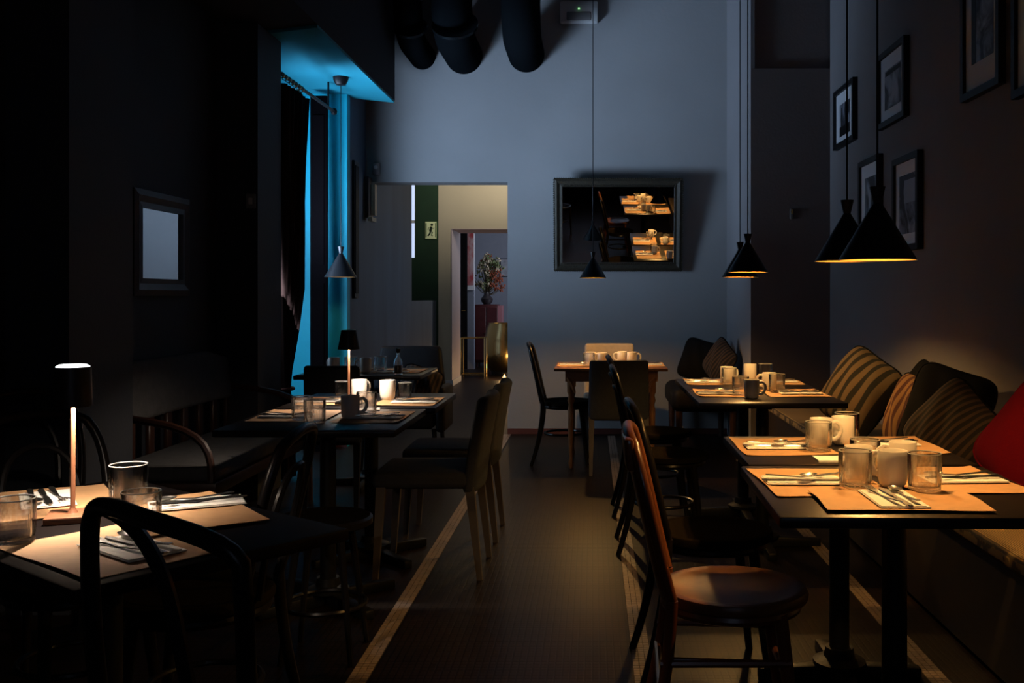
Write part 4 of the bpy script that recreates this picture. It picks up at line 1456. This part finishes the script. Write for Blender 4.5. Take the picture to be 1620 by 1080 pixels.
# ------------------------------------------------------------------ ducts and fixtures at the top
def duct(x, y, zc, r, label, flange=False, rot=0.0):
    t = thing('ventilation_duct', label, 'duct', (x, y, zc), rot, 'black ventilation ducts')
    path = [(0, 0, CZ - zc), (0, 0, 0.5), (0, 0, 0.28)] + [(0, 0.28 * (1 - math.cos(a)), 0.28 * (1 - math.sin(a)) + 0.0) for a in [PI / 2 * k / 10 for k in range(1, 11)]] + [(0, 9.03 - y, 0)]
    MB().tube(path[:3], r, 32).build('pipe', M_DUCT, t)
    MB().tube(path[2:], r * 0.985, 32).build('elbow', M_DUCTE, t)
    for z in (0.30, 0.52):
        MB().lathe([(r, z - 0.012), (r + 0.006, z - 0.008), (r + 0.006, z + 0.008), (r, z + 0.012)], 32).build('band', M_DUCT, t)
    if flange:
        T_ = Matrix.Translation((0.03, -0.02, 0.06)) @ Matrix.Rotation(math.radians(50), 4, 'X')
        MB().lathe([(r + 0.002, -0.015), (r + 0.02, -0.012), (r + 0.02, 0.012), (r + 0.002, 0.015), (r - 0.03, 0.02), (0, 0.02)], 36, T=T_).build('flange_ring', M_DUCT, t)
    return t


duct(-0.598, 8.30, 3.44, 0.167, 'black ventilation duct elbow nearest the centre of the back wall')
duct(-1.165, 8.25, 3.43, 0.172, 'black ventilation duct elbow with wide flange ring, second from the left', True)
duct(-1.54, 8.30, 3.42, 0.12, 'black ventilation duct elbow farthest left in the shadow of the bulkhead', True)

em = thing('emergency_light', 'flat emergency light box with tiny green lamp above the back wall', 'light fixture', (-0.12, 9.03, 3.80))
MB().rbox(-0.17, 0.17, -0.09, 0.0, -0.09, 0.10, 0.015, 2).build('housing', M_WHITEP, em)
MB().rbox(-0.11, 0.11, -0.10, -0.085, -0.075, 0.0, 0.01, 2).build('diffuser', M_GREYP, em)
MB().lathe([(0, -0.005), (0.006, 0), (0, 0.005)], 10, T=Matrix.Translation((0.0, -0.095, 0.03))).build('status_lamp', M_LEDG, em)

# ------------------------------------------------------------------ small wall things
hk = thing('wall_hook', 'small metal wall hook on the dark pier face', 'hook', (1.53, 7.66, 1.88))
MB().rbox(-0.012, 0.012, -0.012, 0.0, -0.04, 0.04, 0.004, 1).build('hook_plate', M_GREYP, hk)
MB().tube([(0, -0.01, 0.02), (0, -0.04, 0.0), (0, -0.05, 0.03)], 0.005, 6).build('hook_arm', M_BRASS, hk)
sw = thing('light_switch', 'grey light switch on the black pier beside the curtain', 'switch', (-2.09, 6.10, 1.83))
MB().rbox(-0.03, 0.03, -0.012, 0.0, -0.045, 0.045, 0.004, 1).build('switch_plate', M_GREYP, sw)
MB().rbox(-0.012, 0.012, -0.018, -0.011, -0.02, 0.02, 0.002, 1).build('rocker', M_WHITEP, sw)
dt = thing('wall_sensor', 'small pale sensor box above the left end of the corridor opening', 'sensor', (-1.955, 9.03, 2.40))
MB().rbox(-0.035, 0.035, -0.04, 0.0, -0.055, 0.055, 0.012, 2).build('sensor_body', M_GREYP, dt)
MB().lathe([(0, 0), (0.02, 0), (0.016, 0.012), (0, 0.014)], 14, T=Matrix.Translation((0, -0.04, 0.01)) @ Matrix.Rotation(PI / 2, 4, 'X')).build('sensor_lens', M_WHITEP, dt)
nb = thing('notice_board', 'dark wall bracket holding pale paper sheets left of the corridor opening', 'notice board', (-2.035, 9.0, 2.12), R90)
MB().rbox(-0.10, 0.08, -0.035, 0.0, -0.17, 0.20, 0.006, 1).build('holder', M_WOODF, nb)
MB().box(0.0, 0.095, -0.07, -0.036, -0.14, 0.14).build('paper_sheets', M_PAPERW, nb)
MB().box(-0.11, 0.06, -0.07, -0.03, -0.20, -0.165).build('tray', M_PAPERW, nb)
pn = thing('wall_panel', 'narrow black panel on the corridor wall beside the turquoise niche', 'panel', (-2.04, 8.50, 1.85), R90)
MB().rbox(-0.08, 0.08, -0.03, 0.0, -0.62, 0.55, 0.006, 1).build('panel_board', M_BLACKM, pn)
MB().rbox(-0.06, 0.06, -0.036, -0.029, -0.58, 0.51, 0.004, 1).build('panel_face', M_BLACKF, pn)

# exit sign: running figure on pale sign
ex = thing('exit_sign', 'small pale emergency exit sign with dark running figure on the green wall', 'sign', (-2.235, 13.80, 2.16))
MB().rbox(-0.085, 0.085, -0.012, 0, -0.125, 0.125, 0.004, 1).build('sign_board', M_SIGNG, ex)
MB().box(-0.077, 0.077, -0.0135, -0.011, -0.117, 0.117).build('sign_border', M_SIGNW, ex)
MB().box(-0.072, -0.060, -0.015, -0.0125, -0.10, 0.10).box(0.060, 0.072, -0.015, -0.0125, -0.10, 0.10).build('sign_door', M_SIGNG, ex)
rn = MB()


def limb(pts, r):
    rn.tube([(a, -0.0150, b) for a, b in pts], r, 6, flat=0.25)


rn.lathe([(0, -0.003), (0.018, -0.0015), (0.018, 0.0015), (0, 0.003)], 12, T=Matrix.Translation((0.014, -0.0150, 0.074)) @ Matrix.Rotation(PI / 2, 4, 'X'))
limb([(0.008, 0.05), (0.0, 0.02), (-0.006, -0.01)], 0.017)
limb([(-0.004, -0.008), (0.026, -0.028), (0.012, -0.072), (0.030, -0.076)], 0.011)
limb([(-0.006, -0.008), (-0.014, -0.050), (-0.042, -0.078)], 0.011)
limb([(0.008, 0.046), (-0.028, 0.036), (-0.034, 0.004)], 0.009)
limb([(0.008, 0.046), (0.028, 0.020), (0.046, 0.036)], 0.009)
rn.build('running_figure', M_SIGNS, ex)

# ------------------------------------------------------------------ the salon beyond
po = thing('framed_poster', 'tall red and pink poster in a white frame beyond the second doorway', 'poster', (-2.085, 16.995, 1.87))
MB().box(-0.075, 0.075, -0.03, 0, -0.52, 0.52).build('poster_frame', M_PASS, po)
MB().box(-0.06, 0.06, -0.034, -0.029, -0.44, 0.50).build('poster_print', M_POSTER, po)
cb = thing('cabinet', 'dark red sideboard under the dried flowers in the far room', 'cabinet', (-1.86, 17.7, 0))
MB().rbox(-0.20, 0.20, -0.22, 0.22, 0.08, 1.10, 0.01, 2).build('body', M_CAB, cb)
for sx in (-1, 1):
    d_ = MB().rbox(sx * 0.10 - 0.093, sx * 0.10 + 0.093, -0.235, -0.22, 0.12, 1.05, 0.004, 1).build('door', M_CAB, cb)
    MB().lathe([(0, 0), (0.012, 0.004), (0.008, 0.02), (0, 0.022)], 10, T=Matrix.Translation((sx * 0.02, -0.235, 0.6)) @ Matrix.Rotation(PI / 2, 4, 'X')).build('knob', M_BRASS, d_)
    for sy in (-0.18, 0.18):
        MB().tube([(sx * 0.17, sy, 0.09), (sx * 0.17, sy, 0)], 0.018, 8).build('leg', M_CAB, cb)
MB().box(0.2005, 0.27, -0.20, 0.20, 0.1, 1.08).build('side_panel', M_CABP, cb)
vs_ = thing('flower_vase', 'dark glass vase of dried rust and cream flowers on the sideboard', 'vase', (-1.87, 17.68, 1.10))
MB().lathe([(0, 0), (0.06, 0), (0.10, 0.05), (0.11, 0.10), (0.06, 0.16), (0.05, 0.22), (0.07, 0.24), (0.06, 0.24), (0.04, 0.22), (0, 0.2)], 28).build('vase_body', mat('dark_vase', (0.035, 0.03, 0.035), 0.15), vs_)
stm = MB()
heads = [MB(), MB(), MB()]
rnd = random.Random(5)
for k in range(130):
    a = rnd.uniform(0, 2 * PI)
    rr = rnd.uniform(0.02, 0.27)
    hz = rnd.uniform(0.38, 0.90) - rr * 0.5
    tip = Vector((rr * math.cos(a) + 0.03, rr * math.sin(a) * 0.8, hz))
    stm.tube([(0.01 * math.cos(a), 0.01 * math.sin(a), 0.2), (tip.x * 0.4, tip.y * 0.4, hz * 0.62), tip], 0.0035, 4)
    kind = 0 if (tip.x > 0.05 and hz < 0.62) or rnd.random() < 0.10 else rnd.choice((1, 2))
    for q_ in range(7):
        c_ = tip + Vector((rnd.uniform(-1, 1), rnd.uniform(-1, 1), rnd.uniform(-1, 1))) * 0.035
        s_ = rnd.uniform(0.014, 0.030)
        heads[kind].lathe([(0, -s_), (s_ * 0.7, 0), (0, s_)], 5, T=Matrix.Translation(c_) @ Matrix.Rotation(rnd.uniform(0, 3), 4, 'X'), smooth=False)
o_ = stm.build('stems', M_STEM, vs_)
o_['kind'] = 'stuff'
for h_, m_, n_ in zip(heads, (M_FL1, M_FL2, M_FL3), ('rust_flowers', 'cream_flowers', 'dried_leaves')):
    o_ = h_.build(n_, m_, vs_)
    o_['kind'] = 'stuff'
dd = thing('black_upright', 'narrow black upright panel beyond the second doorway, left of the poster', 'door', (-2.17, 16.85, 0))  # plain black upright filling the strip left of the poster
MB().rbox(-0.055, 0.055, -0.03, 0.03, 0.01, 2.9, 0.006, 1).build('leaf', M_BLKFAB, dd)
MB().tube([(0.03, -0.03, 1.0), (0.03, -0.07, 1.0), (-0.03, -0.07, 1.0)], 0.008, 6).build('brass_handle', M_BRASS, dd)
bd = thing('side_table', 'thin brass and glass console just inside the far doorway', 'table', (-1.82, 15.3, 0))
for sx in (-0.18, 0.18):
    for sy in (-0.15, 0.15):
        MB().tube([(sx, sy, 0), (sx, sy, 0.61)], 0.009, 8).build('leg', M_BRASS, bd)
for z in (0.05, 0.61):
    MB().tube([(-0.18, -0.15, z), (0.18, -0.15, z), (0.18, 0.15, z), (-0.18, 0.15, z)], 0.009, 8, closed=True).build('rail', M_BRASS, bd)
MB().box(-0.17, 0.17, -0.14, 0.14, 0.612, 0.62).build('glass_top', M_GLASS, bd)
dr = thing('brass_drum', 'large polished brass drum planter in the far room', 'planter', (-1.33, 15.95, 0))
MB().lathe([(0, 0.06), (0.30, 0.06), (0.37, 0.16), (0.40, 0.35), (0.395, 0.55), (0.36, 0.74), (0.33, 0.80), (0.335, 0.82), (0.31, 0.815), (0.34, 0.72), (0.0, 0.68)], 48).build('drum_body', M_BRASS, dr)
MB().lathe([(0.20, 0.0), (0.28, 0.0), (0.29, 0.06), (0.20, 0.06)], 32, closed=True).build('drum_foot', M_BLACKM, dr)
cl = thing('added_candle', 'small glowing candle glass added on the floor to warm the brass drum', 'candle', (-1.32, 14.95, 0))  # added candle, stands in for a warm reflection on the drum
MB().lathe([(0, 0), (0.035, 0), (0.04, 0.09), (0.037, 0.09), (0.032, 0.006), (0, 0.005)], 20).build('candle_glass', M_GLASS, cl)
MB().lathe([(0, 0.006), (0.025, 0.006), (0.025, 0.035), (0, 0.035)], 14).build('wax', M_NAP, cl)
MB().lathe([(0, 0.036), (0.008, 0.048), (0.004, 0.062), (0, 0.07)], 10).build('flame', M_FLAME, cl)
pl = bpy.data.lights.new('added_glow_light', 'POINT')
pl.energy = 9.0  # added glow for the brass drum
pl.color = (1.0, 0.6, 0.25)
pl.shadow_soft_size = 0.01
plo = bpy.data.objects.new('added_glow_light', pl)
COL.objects.link(plo)
plo.parent = cl
plo.location = (0, 0, 0.12)
sf = thing('framed_picture', 'tiny black framed picture on the far blue-grey end wall', 'picture', (-1.64, 18.70, 1.78))
MB().box(-0.09, 0.09, -0.02, 0, -0.17, 0.17).build('picture_frame', M_BLKF, sf)
MB().box(-0.075, 0.075, -0.023, -0.019, -0.155, 0.155).build('photograph_print', mat('grey_print', (0.30, 0.31, 0.36), 0.7, var=0.3, scale=12), sf)
